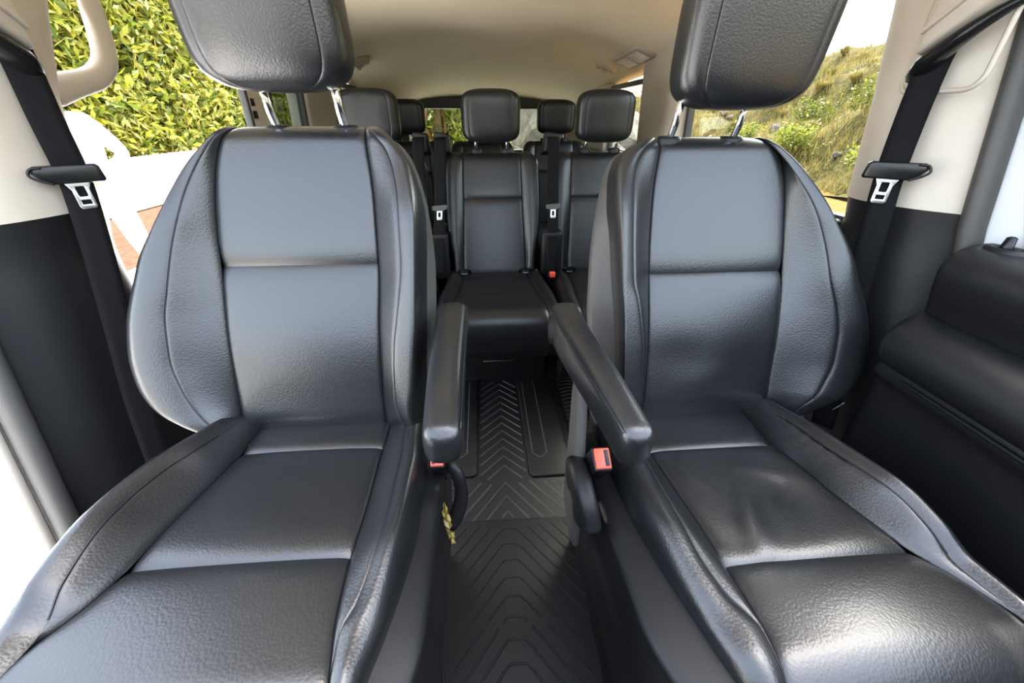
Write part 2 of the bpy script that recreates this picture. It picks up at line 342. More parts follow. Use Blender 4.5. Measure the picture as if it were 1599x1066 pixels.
def headrest(root, cx, cy, z0, h, w, d, lean, mat='leather', posts=None, post_top=None, taper=.0, e=3.4):
    hr = thing_part('headrest', root)
    nv = 40; v = (1-np.cos(np.pi*np.arange(nv)/(nv-1)))/2
    sa = math.acos((.76)**(e/2))
    segs = [('front_panel', -math.pi+sa, -sa, 40), ('side_panel', -sa, .5, 18), ('rear_panel', .5, math.pi-.5, 34), ('side_panel', math.pi-.5, math.pi+sa, 18)]
    kx = np.power(np.maximum(0, 1-np.abs(2*v-1)**5.5), 1/3.0)
    kz = z0+h*v
    for nme, a0, a1, nc in segs:
        t = (1-np.cos(np.pi*np.arange(nc)/(nc-1)))/2; a = a0+(a1-a0)*t
        c, s_ = np.cos(a), np.sin(a)
        ux = np.sign(c)*np.abs(c)**(2/e); uy = np.sign(s_)*np.abs(s_)**(2/e)
        P = np.zeros((nv, nc, 3))
        for i in range(nv):
            wi = w*kx[i]*(1-taper*(1-v[i])**2); di = d*(.35+.65*kx[i])*kx[i]**.3
            g = 1-.045*(np.exp(-t/.03)+np.exp(-(1-t)/.03))*(1 if kx[i] > .3 else 0)
            P[i, :, 0] = cx+wi*ux*g; P[i, :, 1] = cy+di*uy*g+lean*(kz[i]-z0); P[i, :, 2] = kz[i]
        grid(nme, P, mat, hr)
    if posts:
        for px, py, pz in posts:
            pts = [(px, py+.010, pz-.04), (px, py, pz), (px, py-.012, (pz+z0)/2), (px, py-.026, z0+.03)]
            MB().tube(pts, .0065, 12).build('chrome_post', 'chrome', hr, smooth=True)
            ring = [[(px+math.cos(q)*rx, py+.004+math.sin(q)*rx*.72, pz+dz) for q in np.linspace(0, 2*math.pi, 24, endpoint=False)] for rx, dz in ((.024, -.012), (.024, .0), (.020, .006), (.009, .007), (.004, .005))]
            grid('post_collar', np.array(ring), 'plastic', root, closed=True)
    return hr

# ------------------------------------------------------------------ the van body (setting)
def structure(o, label=None):
    o['kind'] = 'structure'
    if label: o['label'] = label
    return o
structure(MB().box(-.84, .84, -.7, 3.55, -.06, 0).build('floor', 'carpet'), 'black carpeted van floor under the rubber mats')
# headliner
xs = np.linspace(-.82, .82, 40); ys = np.linspace(.42, 3.52, 70)
def roof_z(x, y):
    base = 1.375 - .030*max(0, y-1.2)
    base -= .14*max(0, (y-2.45)/1.05)**2.0
    q = min(1, max(0, (y-1.55)/.6)); q = q*q*(3-2*q)
    return base - (.050+.085*q)*abs(x/.82)**3.0 + .006*math.cos(y*2.4)
P = np.array([[(x, y, roof_z(x, y)) for x in xs] for y in ys])
cl = grid('ceiling', P, 'headliner', flip=True); structure(cl, 'beige fabric headliner arching over the whole cabin')
so = cl.modifiers.new('shell', 'SOLIDIFY'); so.thickness = .03; so.offset = -1

def pillar_section(sg, z):
    yf = .568+.19*(z-.387); yr = .885+.10*(z-.88)+(.30*max(0, z-1.04) if sg < 0 else .06*max(0, z-1.04))+.16*max(0, .85-z)
    X = .812-.05*max(0, z-.85)+(.01 if z < .85 else 0)
    return [(X+.075, yf-.022), (X+.028, yf-.012), (X+.004, yf+.012), (X-.022, yf+.05), (X-.040, yf+.11), (X-.043, (yf+yr)/2+.02), (X-.036, yr-.05), (X-.012, yr-.012), (X+.03, yr+.006), (X+.08, yr+.006)]
def pillar(sg, z0, z1, nz, name, mat, label, off=0.0):
    rows = []
    for z in np.linspace(z0, z1, nz):
        sec = spline(pillar_section(sg, z), 26); rows.append([(sg*(x-off), y, z) for x, y in sec])
    o = grid(name, np.array(rows), mat, flip=(sg < 0)); return structure(o, label)
pillar(-1, .872, 1.34, 14, 'trim_1', 'beige', 'beige upper pillar trim behind the left front seat', .004)
pillar(-1, -.02, .874, 20, 'trim_2', 'plastic', 'black lower pillar trim behind the left front seat')
pillar(1, .872, 1.34, 14, 'trim_3', 'beige', 'beige upper pillar trim behind the right front seat', .004)
pillar(1, -.02, .874, 20, 'trim_4', 'plastic', 'black lower pillar trim behind the right front seat')
for sg, n, lab in ((-1, 5, 'grey rubber door seal down the open left front doorway'), (1, 6, 'grey rubber door seal beside the closed right front door')):
    pts = []
    for z in np.linspace(-.02, 1.34, 26):
        s0 = pillar_section(sg, z)[1]; pts.append((sg*(s0[0]-.004), s0[1]-.006, z))
    o = MB().tube(pts, [(.016, .021)]*26, 14).build('trim_%d' % n, 'seal', smooth=True); structure(o, lab)
    pts = [(x+sg*.03, y-.016, z) for x, y, z in pts]
    MB().tube(pts, .010, 10).build('seal_lip', 'rubber' if sg > 0 else 'beige', o, smooth=True)

# left rear body side: door-opening pillar, window, pillar, window
def side_box(name, sg, y0, y1, z0, z1, x0, x1, mat, label, bevel=.012, lean=.05):
    m = MB(); v = []
    for z in (z0, z1):
        dx = -lean*max(0, z-.85)
        for y in (y0, y1):
            for x in (x0, x1): v.append((sg*(x+dx), y, z))
    m.add(v, [(0, 2, 3, 1), (4, 5, 7, 6), (0, 1, 5, 4), (2, 6, 7, 3), (0, 4, 6, 2), (1, 3, 7, 5)])
    o = m.build(name, mat, bevel=bevel)
    return structure(o, label)
side_box('wall_left', -1, 1.50, 3.50, 0, .84, .74, .86, 'plastic', 'black lower side lining beside the rear seats, left')
side_box('wall_right', 1, 1.74, 3.50, 0, .84, .74, .86, 'plastic', 'black lower side lining beside the rear seats, right')
t7 = side_box('trim_7', -1, 1.485, 1.50, 0, 1.33, .765, .787, 'rubber', 'black rubber edge of the open sliding doorway', .004)
t8 = side_box('trim_8', -1, 1.50, 1.66, .82, 1.33, .765, .787, 'beige', 'beige pillar trim at the rear of the open sliding doorway')
side_box('trim_9', -1, 1.98, 2.42, .82, 1.24, .755, .84, 'beige', 'beige pillar trim beside the back row, left')
side_box('trim_10', 1, 1.76, 2.17, .82, 1.30, .765, .84, 'beige', 'beige pillar trim beside the middle row, right')
side_box('trim_11', 1, 2.75, 3.50, .82, 1.20, .755, .84, 'beige', 'beige rear corner trim beside the back window, right')
side_box('trim_12', -1, 2.95, 3.50, .82, 1.20, .755, .84, 'beige', 'beige rear corner trim beside the back window, left')
def pane(name, sg, y0, y1, z0, z1, x, mat, label, frame_mat='rubber', fw=.022):
    f = lambda z: -.05*max(0, z-.85)
    v = [(sg*(x+f(z)+dx), y, z) for z in (z0, z1) for y in (y0, y1) for dx in (0, .005)]
    o = MB().add(v, [(0, 2, 3, 1), (4, 5, 7, 6), (0, 1, 5, 4), (2, 6, 7, 3), (0, 4, 6, 2), (1, 3, 7, 5)]).build(name, mat)
    structure(o, label)
    if frame_mat:
        m = MB()
        for a, b, c, d in ((y0, y1, z0, z0+fw), (y0, y1, z1-fw, z1), (y0, y0+fw, z0, z1), (y1-fw, y1, z0, z1)):
            vv = [(sg*(x+f(z)+dx), y, z) for z in (c, d) for y in (a, b) for dx in (-.012, .012)]
            m.add(vv, [(0, 2, 3, 1), (4, 5, 7, 6), (0, 1, 5, 4), (2, 6, 7, 3), (0, 4, 6, 2), (1, 3, 7, 5)])
        m.build('window_frame', frame_mat, o)
    return o
pane('window_1', 1, .83, 1.76, .80, 1.35, .825, 'glass', 'large side window beside the right front seat, hillside outside')
pane('window_2', 1, 2.17, 2.75, .84, 1.19, .80, 'glass', 'small side window behind the middle row, right')
pane('window_3', -1, 1.66, 1.98, .84, 1.30, .778, 'tinted', 'tinted side window behind the open sliding doorway')
pane('window_4', -1, 2.42, 2.95, .84, 1.19, .80, 'tinted', 'tinted rear side window, left')
# sliding door lining on the right, below the window
side_box('door_1', 1, .87, 1.75, 0, .815, .755, .86, 'plastic', 'closed sliding door with black lining below the side window')
# right front door
d2 = bpy.data.objects.new('door_2', None); COL.objects.link(d2); structure(d2, 'closed right front door with black lining and armrest ledge'); ROOT[d2.name] = Vector((0, 0, 0))
secs = [(.86, .835), (.815, .838), (.775, .836), (.745, .822), (.735, .800), (.742, .765), (.752, .735), (.756, .715)]
sec2 = [(.757, .718), (.735, .722), (.700, .712), (.678, .695), (.672, .672), (.680, .645), (.700, .630), (.715, .622)]
sec3 = [(.716, .624), (.705, .617), (.708, .604), (.722, .594), (.726, .52), (.730, .36), (.735, .16), (.745, .0)]
def door_loft(name, sec, mat, y1, yend):
    pr = spline(sec, 28); rows = []
    for y in np.linspace(-.35, y1, 20): rows.append([(x, y, z-.02*(y1-y)) for x, z in pr])
    for i in range(1, 9):
        q = i/8; dy = (yend-y1)*math.sin(q*math.pi/2); dx = (1-math.cos(q*math.pi/2))
        rows.append([(x+(.86-x)*dx*.85, y1+dy, z-.004*dx) for x, z in pr])
    return grid(name, np.array(rows), mat, d2, flip=False)
door_loft('door_top_ledge', secs, 'plastic', .57, .605)
door_loft('door_armrest', sec2, 'plastic', .54, .60)
door_loft('door_lower_panel', sec3, 'plastic', .56, .612)
pk = MB().tube(spline([(.712, -.3, .592), (.706, .2, .607), (.712, .53, .612), (.75, .60, .608)], 20), .0035, 8).build('pocket_lip', 'plastic', d2, smooth=True)
lk = MB().tube([(.800, .553, .834), (.800, .553, .842), (.800, .553, .858), (.800, .553, .860)], [.008, .008, .0062, .003], 14).build('lock_knob', 'plastic_gloss', d2, smooth=True)
ring = [[(.80+math.cos(q)*r*.8, .553+math.sin(q)*r*1.3, z) for q in np.linspace(0, 2*math.pi, 24, endpoint=False)] for r, z in ((.022, .832), (.021, .8405), (.017, .843), (.010, .841), (.008, .838))]
grid('lock_bezel', np.array(ring), 'plastic', d2, closed=True)
def frame_bar(name, y0, y1, x0, x1, mat):
    v = []
    for z, dy in ((.80, -.005), (1.36, .095)):
        dx = -.05*(z-.85)
        for y in (y0, y1):
            for x in (x0, x1): v.append((x+dx, y+dy, z))
    o = MB().add(v, [(0, 2, 3, 1), (4, 5, 7, 6), (0, 1, 5, 4), (2, 6, 7, 3), (0, 4, 6, 2), (1, 3, 7, 5)]).build(name, mat, d2, bevel=.004); return o
frame_bar('painted_window_frame', .557, .655, .850, .90, 'white_paint')
frame_bar('glass_run_channel', .515, .557, .838, .90, 'rubber')
v = [(.868-.05*(z-.85), y, z) for z in (.80, 1.36) for y in (-.35, .53+(.09 if z > 1 else 0))]
mesh('window_pane', v, [(0, 1, 3, 2)], 'glass', d2, smooth=False)
# back door with window
structure(MB().box(-.80, .80, 3.50, 3.56, 0, .80).build('wall_back', 'plastic'), 'black lower lining of the back door')
bw = MB().box(-.80, .80, 3.49, 3.56, 1.085, 1.165).build('trim_13', 'rubber', bevel=.01); structure(bw, 'black header strip above the back window')
for sg, n in ((-1, 14), (1, 15)):
    o = MB().box(min(sg*.58, sg*.80), max(sg*.58, sg*.80), 3.49, 3.56, .78, 1.10).build('trim_%d' % n, 'beige' if sg > 0 else 'rubber', bevel=.01)
    structure(o, 'upright trim at the %s edge of the back window' % ('right' if sg > 0 else 'left'))
structure(MB().box(-.60, .60, 3.52, 3.526, .78, 1.10).build('window_5', 'rear_glass'), 'back window behind the rear seats')
# switch plate on the sliding-door pillar
sp = MB().box(-.768, -.757, 1.505, 1.56, 1.005, 1.09).build('switch_plate', 'plastic', t8, bevel=.003)
for z in (1.065, 1.03):
    MB().box(-.757, -.752, 1.52, 1.545, z-.010, z+.012).build('switch_button', 'plastic_gloss', sp, bevel=.002)

# unseen dash behind the camera, added and shaped to block low windscreen light
pr = [(-.32, .10), (-.28, .45), (-.26, .62), (-.25, .78), (-.28, .90), (-.37, .95), (-.70, .95), (-1.05, .90), (-1.05, .10)]
dash = grid('added_dashboard', np.array([[(x, y-.06*(1-abs(x)/.8), z) for y, z in spline(pr, 30)] for x in np.linspace(-.80, .80, 16)]), 'plastic', loc=(0, -.6, 0), flip=True)
tag(dash, 'unseen black dash across the front of the cabin, added to block low light', 'added_dashboard')

# ------------------------------------------------------------------ front seats
LB = dict(
 edge=[(-.03, -.520), (.012, -.535), (.034, -.575), (.055, -.611), (.077, -.631), (.114, -.646), (.158, -.650), (.212, -.644), (.263, -.630), (.292, -.619), (.332, -.603), (.368, -.580), (.402, -.558), (.438, -.538), (.470, -.521), (.494, -.503), (.515, -.484), (.534, -.470), (.553, -.455)],
 A=[(-.03, -.498), (.02, -.515), (.043, -.528), (.063, -.541), (.1, -.557), (.157, -.569), (.22, -.567), (.274, -.556), (.343, -.54), (.395, -.524), (.441, -.511), (.472, -.499), (.495, -.487), (.519, -.472), (.553, -.448)],
 B=[(-.03, -.488), (.026, -.489), (.126, -.490), (.199, -.491), (.289, -.490), (.346, -.490), (.401, -.487), (.462, -.480), (.505, -.470), (.535, -.456), (.553, -.440)],
 C=[(-.03, -.226), (.019, -.225), (.116, -.224), (.188, -.222), (.310, -.215), (.354, -.215), (.408, -.215), (.46, -.217), (.506, -.221), (.553, -.224)],
 D=[(-.03, -.170), (.035, -.186), (.064, -.193), (.110, -.192), (.166, -.188), (.223, -.179), (.322, -.168), (.374, -.168), (.425, -.169), (.472, -.175), (.502, -.185), (.530, -.205), (.553, -.220)],
 E=[(-.03, -.160), (.045, -.169), (.098, -.161), (.347, -.145), (.394, -.144), (.475, -.155), (.517, -.180), (.553, -.214)],
 F=[(-.03, -.150), (.1, -.145), (.178, -.141), (.280, -.135), (.389, -.130), (.470, -.144), (.52, -.170), (.553, -.207)],
 edgeIn=[(-.03, -.140), (.1, -.132), (.267, -.124), (.305, -.123), (.361, -.126), (.410, -.131), (.461, -.140), (.508, -.155), (.535, -.172), (.553, -.195)])
RB = dict(
 edge=[(-.03, .600), (-.010, .625), (.004, .665), (.028, .710), (.059, .735), (.098, .749), (.146, .748), (.19, .739), (.244, .720), (.264, .711), (.304, .697), (.338, .678), (.373, .652), (.409, .630), (.453, .603), (.481, .583), (.502, .562), (.518, .543), (.546, .515)],
 A=[(-.03, .585), (.01, .612), (.032, .632), (.059, .646), (.107, .663), (.157, .666), (.200, .660), (.266, .640), (.325, .626), (.372, .611), (.415, .594), (.455, .573), (.486, .553), (.508, .536), (.546, .508)],
 B=[(-.03, .556), (.066, .562), (.137, .567), (.206, .570), (.28, .572), (.373, .568), (.429, .565), (.485, .557), (.52, .543), (.546, .500)],
 C=[(-.03, .288), (.065, .294), (.135, .297), (.275, .297), (.335, .297), (.394, .299), (.451, .303), (.499, .310), (.546, .318)],
 D=[(-.03, .268), (.076, .274), (.143, .274), (.185, .270), (.236, .262), (.276, .253), (.372, .251), (.429, .253), (.476, .259), (.503, .270), (.524, .288), (.546, .312)],
 E=[(-.03, .236), (.1, .234), (.291, .231), (.41, .230), (.473, .240), (.51, .262), (.546, .306)],
 F=[(-.03, .248), (.152, .242), (.208, .239), (.287, .232), (.365, .227), (.423, .221), (.467, .222), (.512, .236), (.546, .298)],
 edgeIn=[(-.03, .210), (.1, .200), (.225, .195), (.277, .198), (.321, .200), (.375, .206), (.416, .212), (.466, .222), (.512, .238), (.53, .252), (.546, .285)])
LC = dict(
 edge=[(-.06, -.520), (.03, -.540), (.068, -.552), (.12, -.570), (.2, -.578), (.3, -.578), (.4, -.575), (.5, -.560)],
 A=[(-.06, -.478), (.03, -.490), (.085, -.502), (.134, -.521), (.198, -.530), (.254, -.529), (.3, -.526), (.335, -.521), (.5, -.548)],
 B=[(-.06, -.458), (.003, -.465), (.078, -.470), (.179, -.484), (.262, -.493), (.307, -.502), (.332, -.513), (.353, -.525), (.373, -.531), (.5, -.546)],
 C=[(-.06, -.217), (.058, -.217), (.19, -.212), (.28, -.211), (.343, -.206), (.382, -.198), (.408, -.192), (.5, -.180)],
 D=[(-.06, -.190), (.033, -.180), (.116, -.171), (.202, -.170), (.29, -.177), (.337, -.185), (.362, -.195), (.385, -.194), (.5, -.176)],
 edgeIn=[(-.06, -.150), (.052, -.142), (.123, -.135), (.223, -.135), (.299, -.143), (.354, -.152), (.4, -.162), (.5, -.170)])
RC = dict(
 edge=[(-.06, .560), (.03, .580), (.082, .592), (.137, .606), (.207, .619), (.271, .626), (.323, .630), (.4, .634), (.5, .62)],
 A=[(-.06, .535), (.03, .544), (.108, .556), (.161, .566), (.216, .579), (.269, .592), (.317, .596), (.35, .600), (.377, .604), (.5, .612)],
 B=[(-.06, .520), (.009, .524), (.082, .522), (.143, .533), (.22, .543), (.31, .565), (.377, .597), (.407, .606), (.5, .610)],
 C=[(-.06, .275), (.089, .276), (.209, .285), (.315, .291), (.388, .293), (.427, .288), (.5, .278)],
 D=[(-.06, .240), (.05, .242), (.111, .245), (.197, .247), (.292, .254), (.355, .268), (.396, .288), (.43, .286), (.5, .274)],
 edgeIn=[(-.06, .196), (.116, .197), (.214, .201), (.291, .212), (.362, .226), (.409, .236), (.5, .262)])
def bumps(lst):
    def f(x, s):
        r = np.zeros_like(x)
        for x0, s0, sx, ss_, ang, h in lst:
            ca, sa = math.cos(ang), math.sin(ang); u = (x-x0)*ca+(s-s0)*sa; v = -(x-x0)*sa+(s-s0)*ca
            r += h*np.exp(-(u/sx)**2-(v/ss_)**2)
        return r
    return f
def side_shield(root, ei_tab, yb, zb, k, o, xo):
    """plastic valance between cushion bolster and floor on the aisle side"""
    t = math.atan(k); S = np.array([0, -math.cos(t), math.sin(t)]); Nn = np.array([0, math.sin(t), math.cos(t)]); O = np.array([0, yb, zb]); ei = pch(ei_tab)
    rows = []
    for s in np.concatenate([np.linspace(-.02, .36, 26), np.linspace(.37, .50, 14)]):
        fr_ = max(0, (s-.34)/.16); pull = o*.07*fr_**2
        e = float(ei(s)); a = xo+pull
        scoop = .014*math.exp(-((s-.24)/.13)**4)
        sec = [(e+o*.006, -.030), (.5*e+.5*a-o*.004, -.040), (a, -.052), (a+o*.004, -.066), (a+o*scoop, -.095), (a+o*(scoop+.002), -.17), (a+o*.004, -.215), (a+o*.002, -.24), (a+o*.012, -.30), (a+o*.02, -.36)]
        sec = spline(sec, 40)
        rows.append([O+np.array([x, 0, 0])+S*(s+(.0 if n > -.2 else 0))+Nn*n for x, n in sec])
    return grid('side_shield', np.array(rows), 'plastic', root, flip=(o > 0))
def pedestal(root, x0, x1, y0, y1, z1):
    m = MB(); v = []
    for z, g in ((0, .0), (.06, .0), (z1, .015)):
        for x, y in ((x0+g, y0+g), (x1-g, y0+g), (x1-g, y1-g), (x0+g, y1-g)): v.append((x, y, z))
    m.add(v, gridfaces(3, 4, 0, True)+[(0, 3, 2, 1), (8, 9, 10, 11)]); return m.build('pedestal', 'plastic', root, bevel=.01)
def rounded_bar(name, pts, prof, mat, parent, endr=.02, n=28, e=3.2, m=22):
    """bar along pts (world), prof(t)->(half width x, half height z); ends rounded"""
    P = spline(pts, 40); T = np.gradient(P, axis=0); T /= np.linalg.norm(T, axis=1)[:, None]
    L = np.concatenate([[0], np.cumsum(np.linalg.norm(np.diff(P, axis=0), axis=1))]); tot = L[-1]
    ss = np.concatenate([cosp(0, endr*2, 14)[:10], np.linspace(endr*1.6, tot-endr*1.6, n), (tot-cosp(0, endr*2, 14)[:10])[::-1]])
    rows = []
    for s in ss:
        p = np.array([np.interp(s, L, P[:, c]) for c in range(3)]); tv = np.array([np.interp(s, L, T[:, c]) for c in range(3)]); tv /= np.linalg.norm(tv)
        W = np.cross(tv, [0, 0, 1.]); W /= np.linalg.norm(W); U = np.cross(W, tv)
        q = min(1, min(s, tot-s)/endr); k = (max(0, 1-(1-q)**2.2))**(1/2.2)
        hw, hh = prof(s/tot); row = []
        for j in range(m):
            a = 2*math.pi*j/m; c, sn = math.cos(a), math.sin(a)
            row.append(p+W*(np.sign(c)*abs(c)**(2/e))*(hw-(1-k)*endr)+U*(np.sign(sn)*abs(sn)**(2/e))*(hh-(1-k)*endr))
        rows.append(row)
    return grid(name, np.array(rows), mat, parent, closed=True, caps=True)
def buckle(root, pos, out, size=1.0, tilt=.35):
    """seat belt buckle: black housing with a red push button on its upper front face"""
    ax = np.array([0, -math.sin(tilt), math.cos(tilt)]); fn = np.array([0, -math.cos(tilt), -math.sin(tilt)])*1.0
    X = np.array([1., 0, 0]); p = np.array(pos, float)
    def blk(cx, ca, cf, hx, ha, hf, name, mat, parent, b):
        v = [p+X*(cx+sx*hx)*size+ax*(ca+sa*ha)*size+fn*(cf+sf*hf)*size for sa in (-1, 1) for sf in (-1, 1) for sx in (-1, 1)]
        return MB().add(v, [(0, 2, 3, 1), (4, 5, 7, 6), (0, 1, 5, 4), (2, 6, 7, 3), (0, 4, 6, 2), (1, 3, 7, 5)]).build(name, mat, parent, bevel=b*size)
    body = blk(0, -.035, 0, .015, .036, .020, 'buckle', 'plastic_gloss', root, .004)
    blk(0, .002, .000, .0125, .004, .0165, 'release_button', 'red', body, .002)
    blk(-.0065*out, .0045, .000, .0035, .0025, .013, 'latch_slot', 'plastic_gloss', body, .0005)
    blk(0, -.10, .004, .007, .04, .012, 'buckle_stalk', 'plastic', root, .003)
    return body

def front_seat(side):
    mir = side == 'R'; o = 1 if mir else -1
    if not mir:
        root = thing('front_seat', 'black leather front seat nearest the open doorway, its armrest lowered beside the aisle', 'car seat', (-.355, .35, 0), 'front seats')
        front_backrest(root, LB, .588, .500, 21, .553, .313, mir)
        front_cushion(root, LC, .588, .500, .08, .47, .055, .268, mir, bumps([(-.35, .16, .10, .09, 0, -.004)]))
        headrest(root, -.324, .748, 1.055, .205, .112, .055, -.12, posts=[(-.372, .797, 1.004), (-.258, .797, 1.004)])
        side_shield(root, LC['edgeIn'], .588, .5, .08, -1, -.110)
        pedestal(root, -.56, -.15, .16, .64, .36)
        ar = rounded_bar('armrest', [(-.090, .72, .676), (-.089, .60, .677), (-.086, .48, .677), (-.081, .345, .672)], lambda t: (.031-.006*t, .034-.004*t), 'leather', root, endr=.022)
        MB().tube(spline([(-.060, .70, .703), (-.0585, .5, .703), (-.0585, .36, .696)], 20), .0008, 6).build('seam_piping', 'leather_smooth', ar, smooth=True)
        buckle(root, (-.1135, .478, .528), 1, .85, .55)
        MB().tube(spline([(-.098, .49, .50), (-.084, .48, .49), (-.078, .47, .45), (-.090, .455, .405), (-.102, .45, .39)], 16), [(.009, .014)]*16, 10).build('buckle_shroud', 'plastic', root, smooth=True)
        MB().add([(-.545, .585, .505), (-.495, .570, .500), (-.505, .545, .44), (-.555, .560, .44), (-.545, .600, .505), (-.495, .590, .500), (-.505, .565, .44), (-.555, .58, .44)],
                 [(0, 1, 2, 3), (7, 6, 5, 4), (0, 4, 5, 1), (1, 5, 6, 2), (2, 6, 7, 3), (3, 7, 4, 0)]).build('recliner_bracket', 'steel', root, bevel=.004)
    else:
        root = thing('front_seat', 'black leather front seat beside the closed door, with a creased cushion', 'car seat', (.43, .35, 0), 'front seats')
        front_backrest(root, RB, .607, .487, 21, .546, .287, mir, bumps([(.36, .12, .06, .04, 0, -.003), (.5, .10, .05, .05, 0, -.003), (.42, .07, .05, .03, .4, .002)]))
        wr = [(.40, .20, .10, .10, 0, -.010), (.375, .24, .018, .07, .38, .006), (.47, .20, .03, .05, .5, -.007), (.44, .145, .05, .012, .3, .0014), (.49, .165, .05, .014, .35, .0012), (.33, .12, .04, .008, .9, .002), (.32, .15, .04, .007, .9, .002), (.42, .38, .1, .07, 0, .004)]
        wr += [(.555+.010*i, .055+.022*i, .020, .0032, .5+.2*(i % 2), .0025) for i in range(7)] + [(.54+.012*i, .09+.03*i, .03, .006, .7, -.003) for i in range(4)]
        front_cushion(root, RC, .607, .465, .08, .49, .087, .316, mir, bumps(wr))
        headrest(root, .423, .778, 1.032, .205, .121, .057, -.12, posts=[(.334, .808, .985), (.456, .808, .985)], taper=.06)
        side_shield(root, RC['edgeIn'], .607, .465, .08, 1, .163)
        pedestal(root, .19, .62, .16, .66, .33)
        ar = rounded_bar('armrest', [(.128, .70, .668), (.133, .60, .668), (.145, .47, .670), (.160, .335, .662)], lambda t: (.031-.008*t, .044-.012*t), 'leather', root, endr=.022)
        MB().tube(spline([(.100, .69, .700), (.106, .58, .702), (.120, .45, .700), (.138, .345, .690)], 20), .0009, 6).build('seam_piping', 'leather_smooth', ar, smooth=True)
        dk = [(.0985+.0*q, .655+.026*math.cos(q), .668+.026*math.sin(q)) for q in np.linspace(0, 2*math.pi, 30)]
        MB().tube(dk, .0010, 6).build('pivot_cap', 'plastic', ar, smooth=True)
        buckle(root, (.158, .450, .535), -1, 1.0, .55)
        rounded_bar('buckle_shroud', [(.128, .50, .45), (.127, .46, .478), (.128, .425, .47), (.132, .40, .43)], lambda t: (.017, .032), 'plastic', root, endr=.012)
        rounded_bar('seat_side_cover', [(.158, .63, .64), (.150, .59, .54), (.144, .55, .42), (.142, .53, .28)], lambda t: (.012, .080), 'grey_plastic', root, endr=.012)
        MB().add([(.600, .60, .475), (.655, .615, .475), (.665, .59, .41), (.610, .575, .41), (.600, .62, .475), (.655, .635, .475), (.665, .61, .41), (.610, .595, .41)],
                 [(3, 2, 1, 0), (4, 5, 6, 7), (1, 5, 4, 0), (2, 6, 5, 1), (3, 7, 6, 2), (0, 4, 7, 3)]).build('recliner_bracket', 'steel', root, bevel=.004)
        tg = MB().add([(.696, .596, .483), (.725, .604, .494), (.723, .600, .504), (.694, .592, .493)], [(0, 1, 2, 3)]).build('airbag_tag', 'plastic_gloss', root); tg['label'] = 'small black tag with white AIRBAG lettering'
        fc = bpy.data.curves.new('airbag_lettering', 'FONT'); fc.body = 'AIRBAG'; fc.size = .0085; fc.align_x = 'CENTER'; fc.align_y = 'CENTER'; fc.extrude = .0002; fc.materials.append(M['tag'])
        fo = bpy.data.objects.new('airbag_lettering', fc); COL.objects.link(fo); fo.parent = tg
        uu = Vector((.029, .008, .011)).normalized(); vv = Vector((-.002, -.004, .010)); vv = (vv-uu*vv.dot(uu)).normalized(); ww = uu.cross(vv)
        mt = Matrix((uu, vv, ww)).transposed().to_4x4(); mt.translation = Vector((.7095, .5980, .4935))+ww*.0006-origin(root); fo.matrix_local = mt
    return root
SEAT_L = front_seat('L'); SEAT_R = front_seat('R')

